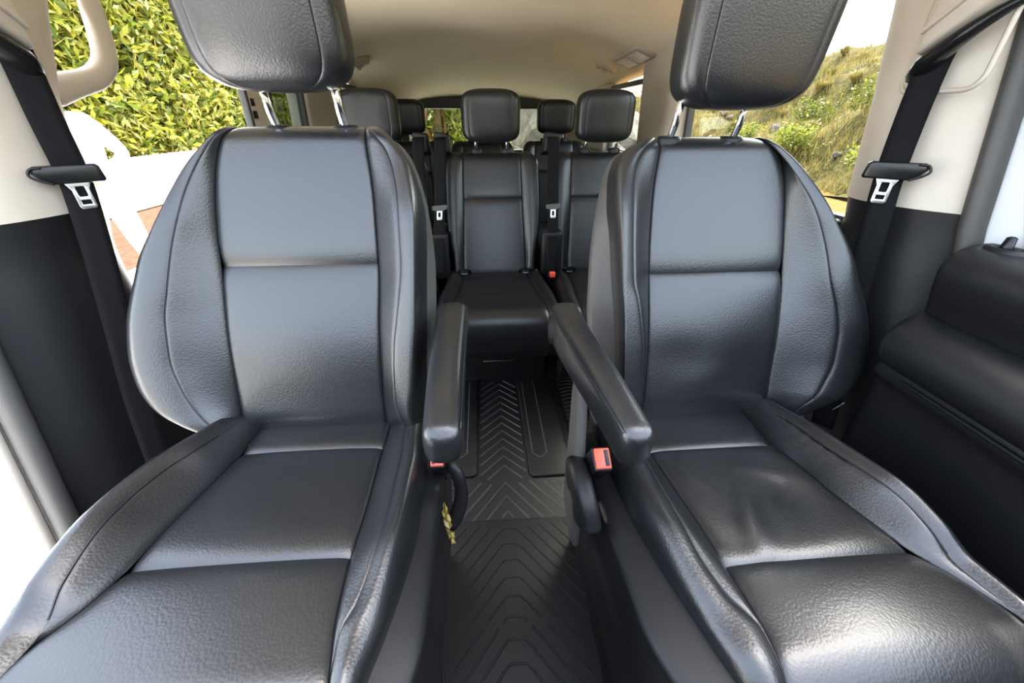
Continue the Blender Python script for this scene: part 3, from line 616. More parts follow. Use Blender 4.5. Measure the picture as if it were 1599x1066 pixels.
# ------------------------------------------------------------------ rear bench seats (built once, then copied)
def copy_tree(o, parent=None):
    c = o.copy(); COL.objects.link(c); c.parent = parent
    for ch in list(o.children): copy_tree(ch, c)
    return c
def bench_seat():
    root = thing('bench_seat', '', 'car seat', (0, 1.45, 0), 'rear bench seats')
    th = math.radians(17); fr = Frame((0, 1.675, .405), (0, math.sin(th), math.cos(th)), (0, -math.cos(th), math.sin(th))); st = .525
    bk = thing_part('backrest', root); roll = (st-.05, .05)
    B = pch([(-.03, -.138), (.05, -.138), (.3, -.128), (st, -.122)]); E_ = pch([(-.03, -.178), (.02, -.182), (.10, -.187), (.17, -.203), (.3, -.207), (.44, -.205), (.49, -.195), (st, -.170)])
    am = pch([(-.03, .6), (.1, 1), (.4, .9), (st, .3)]); bn = pch([(-.03, -.02), (.02, 0), (.6, 0)])
    n0 = lambda s: bn(s); nE = lambda s: .020*am(s)+bn(s)
    neg = lambda f: (lambda s: -f(s))
    tail = [(-.003, -.03), (-.01, -.07)]; rows = cosp(-.03, st, 44)
    g = lambda nme, P: grid(nme, P, 'leather_smooth', bk, flip=True)
    g('insert_panel', loft(fr, [line(B, n0), line(neg(B), n0)], cosp(-.03, .33, 26), 24, .006, gw=.005, g1=.006, roll=roll))
    g('insert_panel', loft(fr, [line(B, n0), line(neg(B), n0)], cosp(.33, st, 22), 24, .006, gw=.005, g0=.006, roll=roll, tail=tail))
    mid = lambda s: .45*B(s)+.55*E_(s)
    g('side_bolster', loft(fr, [line(lambda s: E_(s)+.012, lambda s: -.09+bn(s)), line(E_, lambda s: -.03+bn(s)), line(lambda s: E_(s)+.010, lambda s: nE(s)-.004), line(mid, nE), line(B, n0)], rows, 20, 0, gw=.005, roll=roll, tail=tail))
    g('side_bolster', loft(fr, [line(neg(B), n0), line(neg(mid), nE), line(lambda s: -E_(s)-.010, lambda s: nE(s)-.004), line(neg(E_), lambda s: -.03+bn(s)), line(lambda s: -E_(s)-.012, lambda s: -.09+bn(s))], rows, 20, 0, gw=.005, roll=roll, tail=tail))
    v = [fr.O+fr.X*x+fr.S*s_+fr.N*n for n in (-.115, -.05) for s_ in (0., .47) for x in (-.175, .175)]
    MB().add(v, [(0, 2, 3, 1), (4, 5, 7, 6), (0, 1, 5, 4), (2, 6, 7, 3), (0, 4, 6, 2), (1, 3, 7, 5)]).build('back_shell', 'plastic', bk, bevel=.02)
    # cushion
    cu = thing_part('seat_cushion', root); t = math.atan(.04); fc = Frame((0, 1.70, .418), (0, -math.cos(t), math.sin(t)), (0, math.sin(t), math.cos(t))); sf = .50; rl = (sf-.06, .06)
    Bc = pch([(-.02, -.138), (.2, -.150), (.35, -.165), (.5, -.175)]); Ec = pch([(-.02, -.210), (.15, -.215), (.3, -.226), (.5, -.226)])
    tl = [(.0, -.03), (-.01, -.09), (-.04, -.13)]; hgt = pch([(-.02, .3), (.1, 1), (.35, .7), (.5, .2)]); z0 = lambda s: 0*s; nC = lambda s: .016*hgt(s)
    gc = lambda nme, P: grid(nme, P, 'leather_smooth', cu, flip=False)
    gc('insert_panel', loft(fc, [line(Bc, z0), line(neg(Bc), z0)], cosp(-.03, .12, 14), 22, .005, g1=.004, roll=rl))
    gc('insert_panel', loft(fc, [line(Bc, z0), line(neg(Bc), z0)], cosp(.12, .32, 18), 22, .005, g0=.003, g1=.003, roll=rl))
    gc('insert_panel', loft(fc, [line(Bc, z0), line(neg(Bc), z0)], cosp(.32, sf, 18), 22, .005, g0=.003, roll=rl, tail=tl))
    mc = lambda s: .5*Bc(s)+.5*Ec(s); rw = cosp(-.03, sf, 30)
    gc('side_bolster', loft(fc, [line(Ec, lambda s: -.10+0*s), line(Ec, lambda s: -.02+0*s), line(mc, nC), line(Bc, z0)], rw, 16, 0, roll=rl, tail=tl))
    gc('side_bolster', loft(fc, [line(neg(Bc), z0), line(neg(mc), nC), line(neg(Ec), lambda s: -.02+0*s), line(neg(Ec), lambda s: -.10+0*s)], rw, 16, 0, roll=rl, tail=tl))
    MB().box(-.215, .215, 1.30, 1.78, .24, .34).build('seat_pan', 'plastic', root, bevel=.02)
    bs = MB().box(-.205, .205, 1.42, 1.80, .0, .25).build('seat_base', 'plastic', root, bevel=.012)
    MB().tube([(-.065, 1.412, .12), (.065, 1.412, .12)], .0022, 8).build('adjuster_bar', 'steel', bs, smooth=True)
    for x in (-.135, .135):
        q = [(x+a, 1.655-.02*(b/.03), .432+b*.8) for a, b in rounded_rect(.058, .05, .02)]
        qi = [(x+a*.8, 1.652-.02*(b/.03), .436+b*.62) for a, b in rounded_rect(.058, .05, .02)]
        mm = grid('anchor_bezel', np.array([[(a, b+.03, c-.01) for a, b, c in q], q, qi]), 'plastic_gloss', bk, closed=True)
        MB().box(x-.016, x+.016, 1.648, 1.656, .424, .446).build('anchor_slot', 'plastic', mm, bevel=.002)
        MB().tube([(x-.012, 1.640, .430), (x+.012, 1.640, .430)], .003, 8).build('anchor_bar', 'steel', mm, smooth=True)
    headrest(root, 0, 1.815, .932, .19, .118, .05, -.04, 'leather_smooth', posts=[(-.065, 1.835, .905), (.065, 1.835, .905)], taper=.0)
    return root
b0 = bench_seat()
spots = [((.020, 1.45, 0), 'black leather bench seat in the middle of the middle row'), ((.485, 1.45, 0), 'middle-row bench seat behind the right front seat'), ((-.460, 1.45, 0), 'middle-row bench seat behind the left front seat'),
         ((-.015, 2.42, 0), 'back-row centre bench seat hidden behind the middle headrest'), ((.447, 2.42, 0), 'back-row bench seat with dark headrest, right of the centre'), ((-.475, 2.42, 0), 'back-row bench seat with dark headrest, left of the centre')]
for i, (loc, lab) in enumerate(spots):
    q = b0 if i == 0 else copy_tree(b0)
    q.location = loc; q['label'] = lab

# ------------------------------------------------------------------ seat belts
def strap_mesh(name, pts, wdirs, w, mat, parent, th=.0016, n=40):
    P = spline(pts, n); Wd = spline(wdirs, n); Wd /= np.linalg.norm(Wd, axis=1)[:, None]
    T = np.gradient(P, axis=0); T /= np.linalg.norm(T, axis=1)[:, None]; rows = []
    for i in range(n):
        nn = np.cross(T[i], Wd[i]); nn /= np.linalg.norm(nn)
        rows.append([P[i]-Wd[i]*w/2-nn*th, P[i]-Wd[i]*w/4-nn*th*1.3, P[i]+Wd[i]*w/4-nn*th*1.3, P[i]+Wd[i]*w/2-nn*th, P[i]+Wd[i]*w/2+nn*th, P[i]+Wd[i]*w/4+nn*th*1.3, P[i]-Wd[i]*w/4+nn*th*1.3, P[i]-Wd[i]*w/2+nn*th])
    return grid(name, np.array(rows), mat, parent, closed=True, caps=True)
def tongue(root, O, U, V, W, k=1.0, cover=True, sgn=1, name='belt_tongue'):
    """metal tongue hanging from a plastic cover; U across, V downwards, W towards the viewer"""
    O, U, V, W = [np.array(a, float) for a in (O, U, V, W)]
    outer = [(-.022, -.004), (.022, -.004), (.016, .008), (.0125, .016), (.0125, .046), (.009, .050), (-.009, .050), (-.0125, .046), (-.0125, .016), (-.016, .008)]
    h1 = [(-.006, .010), (.006, .010), (.0065, .013), (.0065, .026), (.005, .028), (-.005, .028), (-.0065, .026), (-.0065, .013)]
    h2 = [(-.007, .034), (.007, .034), (.007, .042), (-.007, .042)]
    sc = lambda l: [(a*k, b*k) for a, b in l]
    pl = ringplate(name, sc(outer), [sc(h1), sc(h2)], .003*k, (O, U, V, W), 'tongue', root); bev(pl, .0007*k, 2)
    if cover:
        prof = [(-.052, -.024), (-.046, -.028), (.036, -.028), (.040, -.024), (.043, .000), (.040, .004), (-.030, .004), (-.046, -.006), (-.053, -.016)]
        rows = []
        for d, g in ((-.006, .9), (-.006, 1), (.006, 1), (.011, .94), (.0125, .80)):
            rows.append([O+U*(sgn*a*g*k)+V*((b+.012)*g-.012)*k+W*d*k for a, b in prof])
        f = grid('tongue_cover', np.array(rows), 'plastic_gloss', root, closed=True, caps=True, flip=(sgn < 0)); bev(f, .003*k, 3)
        lp = [O+U*(sgn*a*k)+V*b*k+W*.0125*k for a, b in spline([(-.036, -.025), (-.050, -.024), (-.056, -.014), (-.046, -.004), (-.030, .003)], 20)]
        MB().tube(lp, .0022*k, 8).build('cover_rim', 'plastic_gloss', f, smooth=True)
def front_belt(sg):
    lab = 'black front seat belt hanging on the %s pillar, chrome tongue stopped halfway' % ('left' if sg < 0 else 'right')
    root = thing('seat_belt', lab, 'seat belt', (sg*.74, .78, .40), 'front seat belts')
    if sg < 0: pts = [(-.745, .808, 1.120), (-.741, .804, 1.095), (-.735, .792, 1.015), (-.730, .783, .93), (-.733, .765, .83), (-.738, .730, .68), (-.742, .69, .52), (-.745, .66, .36)]
    else: pts = [(.745, .752, 1.118), (.739, .748, 1.095), (.733, .740, 1.02), (.730, .730, .93), (.733, .719, .85), (.738, .706, .75), (.742, .678, .62), (.745, .64, .40)]
    wd = [(.75*sg, -.66, 0), (.72*sg, -.69, .02), (.70*sg, -.71, .04), (.70*sg, -.71, .04), (.66*sg, -.75, .0), (.6*sg, -.8, 0), (.6*sg, -.8, 0), (.6*sg, -.8, 0)]
    strap_mesh('webbing', pts, wd, .043, 'belt', root)
    p = np.array(pts[3]); U = np.array((.70*sg, -.71, .0)); U /= np.linalg.norm(U)
    Vd = np.array((0.0, -.06, -1.0)); Vd -= U*(Vd@U); Vd /= np.linalg.norm(Vd)
    Wv = np.cross(U, Vd) if sg < 0 else np.cross(Vd, U)
    Wv = Wv*(1 if Wv@(np.array((-.022, 0, 1.02))-p) > 0 else -1)
    tongue(root, p+Wv*.006+U*.000+Vd*.004, U, Vd, Wv, .92, True, -1)
    return root
front_belt(-1); front_belt(1)
def belt_adjuster(sg):
    root = thing('belt_height_adjuster', 'beige hooded belt height adjuster on the %s pillar' % ('left' if sg < 0 else 'right'), 'belt adjuster', (sg*.755, .80, 1.10), 'belt height adjusters')
    dy = .047 if sg < 0 else 0
    X = lambda a, b, c: (sg*a, b+dy, c)
    # hood: wedge with sloped underside
    v = [X(.775, .66, 1.29), X(.775, .775, 1.29), X(.775, .785, 1.108), X(.775, .66, 1.178), X(.712, .665, 1.29), X(.712, .760, 1.29), X(.712, .765, 1.112), X(.712, .665, 1.176)]
    f = [(0, 1, 2, 3), (7, 6, 5, 4), (0, 4, 5, 1), (1, 5, 6, 2), (2, 6, 7, 3), (3, 7, 4, 0)]
    MB().add(v, f if sg < 0 else [q[::-1] for q in f]).build('hood', 'beige', root, bevel=.008)
    MB().add([X(.7135, .667, 1.205), X(.7135, .762, 1.140), X(.7135, .762, 1.148), X(.7135, .667, 1.213), X(.705, .667, 1.205), X(.705, .762, 1.140), X(.705, .762, 1.148), X(.705, .667, 1.213)], f).build('hood_ridge', 'beige', root, bevel=.002)
    MB().tube(spline([X(.752, .655, 1.172), X(.738, .68, 1.155), X(.730, .715, 1.128), X(.732, .745, 1.108), X(.752, .768, 1.094)], 16), [(.007+.022*q, .006+.012*q) for q in np.linspace(0, 1, 16)], 12).build('belt_guide', 'plastic_gloss', root, smooth=True)
    lp = [(sg*(.757+1.6*max(0, y-.80)**1.5), y, z) for y, z in [(a+.742, b+1.16) for a, b in rounded_rect(.14, .20, .025, 6)]]
    if sg > 0: MB().tube(lp+lp[:1], .004, 8).build('recess_rim', 'beige', root, smooth=True)
belt_adjuster(-1); belt_adjuster(1)
def rear_belt(x0, x1, lab, tongue_k=.8):
    root = thing('seat_belt', lab, 'seat belt', (x0, 1.80, .42), 'middle row seat belts')
    pts = [(x0, 1.83, .935), (x0, 1.808, .955), (x0, 1.775, .948), (x0+.25*(x1-x0), 1.735, .82), (x0+.5*(x1-x0), 1.695, .69), (x0+.8*(x1-x0), 1.655, .55), (x1, 1.64, .43)]
    strap_mesh('webbing', pts, [(1, 0, 0)]*len(pts), .046, 'belt', root)
    hs = [(x0+a, 0, 0) for a in (0,)]
    MB().add([(x0-.034, 1.80, .90), (x0+.034, 1.80, .90), (x0+.030, 1.80, .968), (x0-.026, 1.80, .975), (x0-.040, 1.87, .88), (x0+.040, 1.87, .88), (x0+.032, 1.87, .965), (x0-.028, 1.87, .970)],
             [(0, 1, 2, 3), (7, 6, 5, 4), (0, 4, 5, 1), (1, 5, 6, 2), (2, 6, 7, 3), (3, 7, 4, 0)]).build('shoulder_outlet', 'plastic', root, bevel=.008)
    p = np.array(pts[4]); U = np.array((1., 0, 0)); V = np.array(pts[5])-np.array(pts[3]); V /= np.linalg.norm(V); W = np.cross(U, V); W = W*(1 if W[1] < 0 else -1)
    hx = .028
    v = [p+U*a+V*b+W*c for c in (-.006, .006) for a, b in ((-hx, -.014), (hx, -.018), (hx, -.006), (.014, .002), (-.014, .002), (-hx, -.002))]
    MB().add(v, [(0, 1, 2, 3, 4, 5), (11, 10, 9, 8, 7, 6)]+[(i, (i+1) % 6, 6+(i+1) % 6, 6+i) for i in range(6)]).build('tongue_cover', 'grey_plastic', root, bevel=.002)
    outer = [(-.011, 0), (.011, 0), (.011, .036), (.007, .040), (-.007, .040), (-.011, .036)]; h1 = [(-.005, .010), (.005, .010), (.005, .028), (-.005, .028)]
    bev(ringplate('belt_tongue', outer, [h1], .003, (p+W*.002, U, V, W), 'tongue', root), .0007, 2)
    MB().box(x1-.045, x1+.045, 1.66, 1.72, .40, .60).build('belt_lower_cover', 'plastic', root, bevel=.012)
    return root
rear_belt(-.185, -.222, 'belt on the middle-row centre seat, bright tongue by its left bolster')
rear_belt(-.272, -.290, 'belt of the middle-row seat behind the left front seat, half hidden')
rear_belt(.272, .270, 'middle-row belt between the centre and right bench seats, pale tongue')
rb = thing('belt_buckle', 'small red-buttoned buckle on the middle-row cushion', 'belt buckle', (.262, 1.60, .43))
MB().box(.244, .280, 1.575, 1.625, .42, .447).build('buckle_housing', 'plastic_gloss', rb, bevel=.004); MB().box(.250, .274, 1.568, 1.590, .430, .452).build('release_button', 'red', rb, bevel=.003)

# ------------------------------------------------------------------ floor mats
def slab(name, outline, z0, z1, mat, parent, bevel=.004):
    n = len(outline); v = [(x, y, z) for z in (z0, z1) for x, y in outline]
    return MB().add(v, [tuple(range(n))[::-1], tuple(range(n, 2*n))]+[(i, (i+1) % n, n+(i+1) % n, n+i) for i in range(n)]).build(name, mat, parent, bevel=bevel)
def rib(parent, pts, z, w=.0035, h=.0022, mat='rib_worn'):
    """low raised rib following a polyline on the mat"""
    P = [np.array((x, y)) for x, y in pts]; m = MB(); v = []
    for i, p in enumerate(P):
        d = (P[min(i+1, len(P)-1)]-P[max(i-1, 0)]); d = d/np.linalg.norm(d); nn = np.array((-d[1], d[0]))
        for a, b in ((-w/2-.0015, 0), (-w/2+.0005, h), (w/2-.0005, h), (w/2+.0015, 0)): v.append((*(p+nn*a), z+b))
    k = len(P); f = []
    for i in range(k-1): f += [(4*i+j, 4*i+j+1, 4*i+5+j, 4*i+4+j) for j in range(3)]
    f += [(0, 3, 2, 1), (4*k-4, 4*k-3, 4*k-2, 4*k-1)]
    return m.add(v, f).build('rib', mat, parent)
def clip_poly(pts, x0, x1, y0, y1):
    """clip a polyline (sampled) to a box; returns runs"""
    S = []
    for a, b in zip(pts[:-1], pts[1:]):
        for t in np.linspace(0, 1, 40, endpoint=False): S.append((a[0]+(b[0]-a[0])*t, a[1]+(b[1]-a[1])*t))
    S.append(pts[-1]); runs = []; cur = []
    for p in S:
        if x0 <= p[0] <= x1 and y0 <= p[1] <= y1: cur.append(p)
        else:
            if len(cur) > 2: runs.append(cur)
            cur = []
    if len(cur) > 2: runs.append(cur)
    return runs
def simplify(run, apex):
    out = [run[0]]
    if apex is not None:
        near = [p for p in run[1:-1] if abs(p[0]-apex) < .006]
        if near: out.append(min(near, key=lambda p: abs(p[0]-apex)))
    out.append(run[-1]); return out
rm = thing('floor_mat', 'black rubber aisle mat with chevron ribs between the front and middle rows', 'floor mat', (.05, 1.05, 0), 'rubber floor mats')
slab('mat_sheet', [(-.19, .715), (.262, .715), (.268, 1.42), (-.19, 1.42)], .001, .012, 'rubber_mat', rm)
for x0, x1, y0, lab in ((-.175, -.072, .885, 'l'), (.098, .242, .872, 'r')):
    o = [(x0+.012, y0), (x1-.012, y0), (x1, y0+.012), (x1, 1.42), (x0, 1.42), (x0, y0+.012)]
    rl = slab('rail_cover', o, .010, .021, 'rubber_mat', rm, .005)
    xi0, xi1 = (x0+.02, x1-.035) if lab == 'l' else (x0-.0+.02, x1-.075)
    rib(rl, [(xi0, 1.40), (xi0, y0+.10), (xi0+.02, y0+.08), (xi1-.02, y0+.08), (xi1, y0+.10), (xi1, 1.40)], .0205, .003, .0015)
ax = .018
for i in range(24):
    ya = .755+.052*i
    for run in clip_poly([(ax-.35, ya-.455), (ax, ya), (ax+.35, ya-.455)], -.18, .252, .722, .862):
        rib(rm, simplify(run, ax), .0118)
for i in range(16):
    ya = .93+.042*i
    for run in clip_poly([(ax-.2, ya-.20), (ax, ya), (ax+.2, ya-.20)], -.066, .090, .872, 1.415):
        rib(rm, simplify(run, ax), .0118)
sm = thing('floor_mat', 'narrow black mat with small diagonal ribs along the right of the aisle', 'floor mat', (.31, 1.2, 0), 'rubber floor mats')
slab('mat_sheet', [(.272, .90), (.36, .90), (.36, 1.42), (.272, 1.42)], .001, .010, 'rubber_mat', sm)
for i in range(22):
    y = .90+.024*i; rib(sm, [(.276, y+.008), (.316, y+.020), (.356, y+.008)], .0098, .003, .002)
fm = thing('floor_mat', 'black rubber front footwell mat with faint chevrons and waisted front', 'floor mat', (.03, .5, 0), 'rubber floor mats')
slab('mat_sheet', [(-.185, .725), (-.183, .460), (-.178, .440), (-.150, .375), (-.14, .30), (-.14, .02), (.188, .02), (.190, .32), (.205, .385), (.246, .445), (.248, .465), (.246, .718)], .006, .022, 'rubber_mat', fm, .005)
rib(fm, [(-.172, .712), (-.170, .452), (-.140, .375), (-.128, .30), (-.128, .1)], .0217, mat='rubber_mat'); rib(fm, [(.236, .706), (.236, .460), (.196, .385), (.180, .32), (.178, .1)], .0217, mat='rubber_mat')
for i in range(26):
    ya = .14+.045*i
    L = [(ax-.03-.3, ya-.30*1.25), (ax-.03, ya)]; R_ = [(ax+.03, ya), (ax+.03+.3, ya-.30*1.25)]
    for seg in (L, R_):
        for run in clip_poly(seg, -.160, .226, .455, .705)+clip_poly(seg, -.118, .168, .06, .452): rib(fm, [run[0], run[-1]], .0217, mat='rubber_mat')
    if ya < .70: rib(fm, [(ax-.028, ya), (ax-.018, ya+.012), (ax+.018, ya+.012), (ax+.028, ya)], .0217, mat='rubber_mat')
# crumpled yellow strip hanging by the left buckle
bmv = []; nY = 14
for i in range(nY):
    t = i/(nY-1); w = .002+.0035*math.sin(t*3.0)+.0015*random.random()
    c = np.array((-.1075+.010*t+.002*math.sin(i*2.1), .452-.015*t, .440-.085*t))
    bmv.append([c+np.array((-w, .004*math.sin(i*1.7), 0)), c+np.array((0, .006*math.cos(i*2.3), .002)), c+np.array((w, .004*math.sin(i*2.9), .003*math.cos(i)))])
ye = grid('paper_scrap', np.array(bmv), 'yellow', None, smooth=False, loc=(-.10, .45, .34)); so = ye.modifiers.new('t', 'SOLIDIFY'); so.thickness = .001
tag(ye, 'crumpled yellow scrap tucked beside the left front seat buckle', 'scrap')

# ------------------------------------------------------------------ ceiling fittings and grab handle
gh = tag(rounded_bar('grab_handle', [(-.805, .89, 1.060), (-.800, .94, 1.074), (-.79, 1.00, 1.092), (-.785, 1.040, 1.13), (-.782, 1.052, 1.20), (-.778, 1.055, 1.32)], lambda t: (.015+.012*(1-t)**3, .017+.008*(1-t)**3), 'beige', None, endr=.01), 'beige looped grab handle behind the left pillar', 'grab handle')
def coat_hook(x, y, sg, lab):
    z = roof_z(x, y); root = thing('coat_hook', lab, 'coat hook', (x, y, z), 'ceiling coat hooks')
    ring = []
    for r, dz in ((.066, .006), (.066, -.012), (.058, -.026), (.042, -.028), (.034, -.014), (.030, .0)):
        ring.append([(x+r*math.cos(a)*.95, y+r*math.sin(a)*.8, z+dz-.10*sg*0+(-abs(x)/.82*.35)*(r*math.cos(a)*.95)*(1 if x > 0 else -1)) for a in np.linspace(0, 2*math.pi, 28, endpoint=False)])
    grid('hook_bezel', np.array(ring), 'beige', root, closed=True, flip=True)
    MB().tube(spline([(x-.026, y+.016, z-.004), (x-.016, y-.010, z-.030), (x+.006, y-.022, z-.036), (x+.020, y-.006, z-.016)], 14), .009, 8).build('hook', 'beige', root, smooth=True)
    return root
coat_hook(.655, 2.50, 1, 'beige coat hook on the ceiling above the right middle-row headrest')
coat_hook(-.64, 2.50, -1, 'beige coat hook on the ceiling beside the left front headrest')
lamp = thing('reading_lamp', 'flat pale reading lamp on the ceiling beside the right coat hook', 'lamp', (.70, 2.22, roof_z(.7, 2.22)))
def on_roof(x, y, d): return (x, y, roof_z(x, y)-d)
q0 = [(.735, 2.36), (.655, 2.36), (.655, 2.02), (.735, 2.02)]
o_ = rounded_rect(.095, .36, .02, 4)
ring = [[on_roof(.695+a*k, 2.19+b*k, d) for a, b in o_] for k, d in ((1, -.004), (1, .006), (.94, .010))]
hb = grid('lamp_bezel', np.array(ring), 'beige', lamp, closed=True, flip=True, caps=True)
for y0, y1 in ((2.05, 2.18), (2.20, 2.33)):
    v = [on_roof(x, y, d) for d in (.0095, .0125) for y in (y0, y1) for x in (.662, .728)]
    MB().add(v, [(0, 1, 3, 2), (4, 6, 7, 5), (0, 4, 5, 1), (2, 3, 7, 6), (0, 2, 6, 4), (1, 5, 7, 3)]).build('lamp_lens', 'lamp_lens', hb, bevel=.002)

# ------------------------------------------------------------------ outside
GZ = -.42
def quad(name, x0, x1, y0, y1, z, mat, label, n=2):
    P = np.array([[(x, y, z) for x in np.linspace(x0, x1, n)] for y in np.linspace(y0, y1, n)])
    o = grid(name, P, mat); o['kind'] = 'structure'; o['label'] = label; return o
quad('ground', -60, 60, -40, 60, GZ-.02, 'dirt', 'golden dry ground around the van')
quad('pavement', -6.1, -.2, -12, 16, GZ, 'concrete', 'pale sunlit concrete beside the open doors')
quad('gravel_strip', -6.1, -3.9, 3.9, 12, GZ+.006, 'brickpath', 'red-brown gravel strip beyond the pavement')
wl = MB().box(-6.5, -6.15, 1.0, 24, GZ, .40)
wlo = wl.build('garden_wall', 'concrete', bevel=.03, loc=(-6.3, 9, GZ)); tag(wlo, 'low white garden wall under the leafy hedge', 'wall')
def leaf_verts(c, d, up, L, w):
    s = np.cross(d, up); s /= (np.linalg.norm(s)+1e-9); b = c; t = c+d*L; m = c+d*L*.45
    return [b, m+s*w/2+up*.12*w, t, m-s*w/2+up*.12*w]
def foliage(name, parent, mat, centers, L, w, nleaf, jitter):
    """joined leaves, each a folded diamond"""
    V = []; F = []
    idx = rng.integers(0, len(centers), nleaf)
    for k in range(nleaf):
        c = np.array(centers[idx[k]])+rng.normal(0, jitter, 3); d = rng.normal(0, 1, 3); d[2] += .25; d /= np.linalg.norm(d); up = rng.normal(0, 1, 3); up -= d*(up@d); up /= np.linalg.norm(up)
        l = L*(.7+.6*rng.random()); o = len(V); V += leaf_verts(c, d, up, l, w*l/L); F += [(o, o+1, o+2), (o, o+2, o+3)]
    ob = mesh(name, V, F, mat, parent, smooth=False); ob['kind'] = 'stuff'; return ob
def hedge(name, label, x0, x1, y0, y1, z0, z1, ncl, nleaf, L, w, face, mat='leaf', parts=0, group=None, cover=3):
    root = thing(name, label, 'hedge' if 'hedge' in name else 'shrub', ((x0+x1)/2, (y0+y1)/2, GZ), group)
    cen = [((x1-(x1-x0)*rng.random()**1.8) if face > 0 else rng.uniform(x0, x1), rng.uniform(y0, y1), rng.uniform(z0, z1)) for _ in range(ncl)]
    foliage('foliage', root, mat, cen, L, w, nleaf, .14)
    for i in range(9):
        x = x0+(x1-x0)*rng.random(); y = y0+(y1-y0)*(i+.5)/9; pts = [(x, y, GZ)]
        for j in range(1, 5): pts.append((x+rng.normal(0, .12), y+rng.normal(0, .15)*j, GZ+(z1-GZ)*j/4.6))
        MB().tube(spline(pts, 14), np.linspace(.05, .012, 14), 7).build('branch', 'branch', root, smooth=True)
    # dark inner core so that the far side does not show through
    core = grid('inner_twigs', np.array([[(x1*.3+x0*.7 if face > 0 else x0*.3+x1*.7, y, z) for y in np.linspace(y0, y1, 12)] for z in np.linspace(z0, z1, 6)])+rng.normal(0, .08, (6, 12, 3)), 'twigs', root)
    lm = []
    for k in range(6):
        d = np.array((0, .1*k-.2, 1.)); d /= np.linalg.norm(d); up = np.array((1., 0, .2*k-.4)); up -= d*(up@d); up /= np.linalg.norm(up)
        me = bpy.data.meshes.new('leaf'); me.from_pydata([tuple(p) for p in leaf_verts(np.zeros(3), d, up, L*1.15, w*1.15)], [], [(0, 1, 2), (0, 2, 3)]); me.materials.append(M[mat]); lm.append(me)
    for k in range(parts):
        o = bpy.data.objects.new('leaf', lm[k % 6]); COL.objects.link(o); o.parent = root
        xx = (x1 if face > 0 else x0)+rng.uniform(-.08, .14)*face
        o.location = Vector((xx, rng.uniform(y0+1, min(y1, y0+9)), rng.uniform(z0, z1-.6)))-origin(root); o.rotation_euler = (rng.uniform(-1.2, 1.2), rng.uniform(-1.2, 1.2), rng.uniform(0, 6.28))
    return root
hedge('leafy_hedge', 'tall yellow-green leafy hedge outside the open left doors', -8.2, -6.85, 5.5, 17.5, .50, 4.3, 1500, 52000, .19, .075, 1, 'leaf', 300)
# hillside on the right
hx = np.linspace(7.3, 30, 60); hy = np.linspace(-6, 40, 90)
def hill_z(x, y):
    d = x-6.5-.04*(y-8)
    base = GZ+max(0, d-1.1)*.55
    base += .25*math.sin(x*1.3+y*.7)*min(1, max(0, d)/2)+.15*math.sin(x*2.9-y*1.9)*min(1, max(0, d)/2)+.09*math.sin(y*4.1+x*3.3)*min(1, max(0, d)/2)
    return base if base < 2.9 else 2.9+.9*(1-math.exp(-(base-2.9)/.9))
hl = grid('hillside', np.array([[(x, y, hill_z(x, y)-.01) for x in hx] for y in hy]), 'hill'); hl['kind'] = 'structure'; hl['label'] = 'dry grassy hillside rising beside the van'
def tuft_mesh(nb, L, sp):
    V = []; F = []
    for k in range(nb):
        a = rng.uniform(0, 2*math.pi); r = sp*.25*math.sqrt(rng.random()); ln = L*(.6+.6*rng.random()); out = sp*(.3+.9*rng.random()); b = np.array((r*math.cos(a), r*math.sin(a), -.03)); d = np.array((math.cos(a), math.sin(a), 0)); s = np.array((-d[1], d[0], 0))*.011
        m = b+d*out*.35+np.array((0, 0, ln*.65)); t = b+d*out+np.array((0, 0, ln*.8)); o = len(V); V += [b-s, b+s, m+s*.8, m-s*.8, t]; F += [(o, o+1, o+2, o+3), (o+3, o+2, o+4)]
    me = bpy.data.meshes.new('grass_tuft'); me.from_pydata([tuple(v) for v in V], [], F); me.materials.append(M['drygrass']); return me
tufts = [tuft_mesh(190, .55, .44) for _ in range(5)]
k = 0
def scatter(n, gen, dmin, keep=()):
    pts = []
    for _ in range(n*30):
        p = gen()
        if all((p[0]-q[0])**2+(p[1]-q[1])**2 > dmin*dmin for q in pts) and all((p[0]-a)**2+(p[1]-b)**2 > r*r for a, b, r in keep): pts.append(p)
        if len(pts) >= n: break
    return pts
SHR = [(8.6, 8.7, 1.25), (9.9, 10.8, 1.25), (8.7, 11.6, 1.25), (10.5, 13.6, 1.25), (9.1, 14.6, 1.25), (11.2, 16.6, 1.25), (4.3, 12.4, 1.9)]
TUF = []
for i, (x, y) in enumerate(scatter(260, lambda: (lambda a: (a, a*rng.uniform(.95, 1.95)))(8.1+rng.random()**1.2*6.5), .95, SHR)):
    TUF.append((x, y)); o = bpy.data.objects.new('grass_tuft', tufts[i % 5]); COL.objects.link(o); s = rng.uniform(.5, .95); o.scale = (s, s, s*rng.uniform(.8, 1.1)); o.rotation_euler = (0, -.3, rng.uniform(0, 6.28)); o.location = (x, y, hill_z(x, y)-.02)
    tag(o, 'dry straw-coloured grass tuft on the hillside', 'grass tuft', 'dry grass tufts on the hillside')
V = []; F = []
for k in range(26000):
    x = 7.7+rng.random()**1.3*8.5; y = x*rng.uniform(.85, 3.2); z = hill_z(x, y); a = rng.uniform(0, 6.28); L = rng.uniform(.10, .30)*(1+.5*math.sin(x*2.1+y*1.3)); d = np.array((math.cos(a), math.sin(a), 0)); sd = np.array((-d[1], d[0], 0))*.016
    b = np.array((x, y, z-.02)); t = b+d*L*.55+np.array((0, 0, L)); o = len(V); V += [b-sd, b+sd, t]; F.append((o, o+1, o+2))
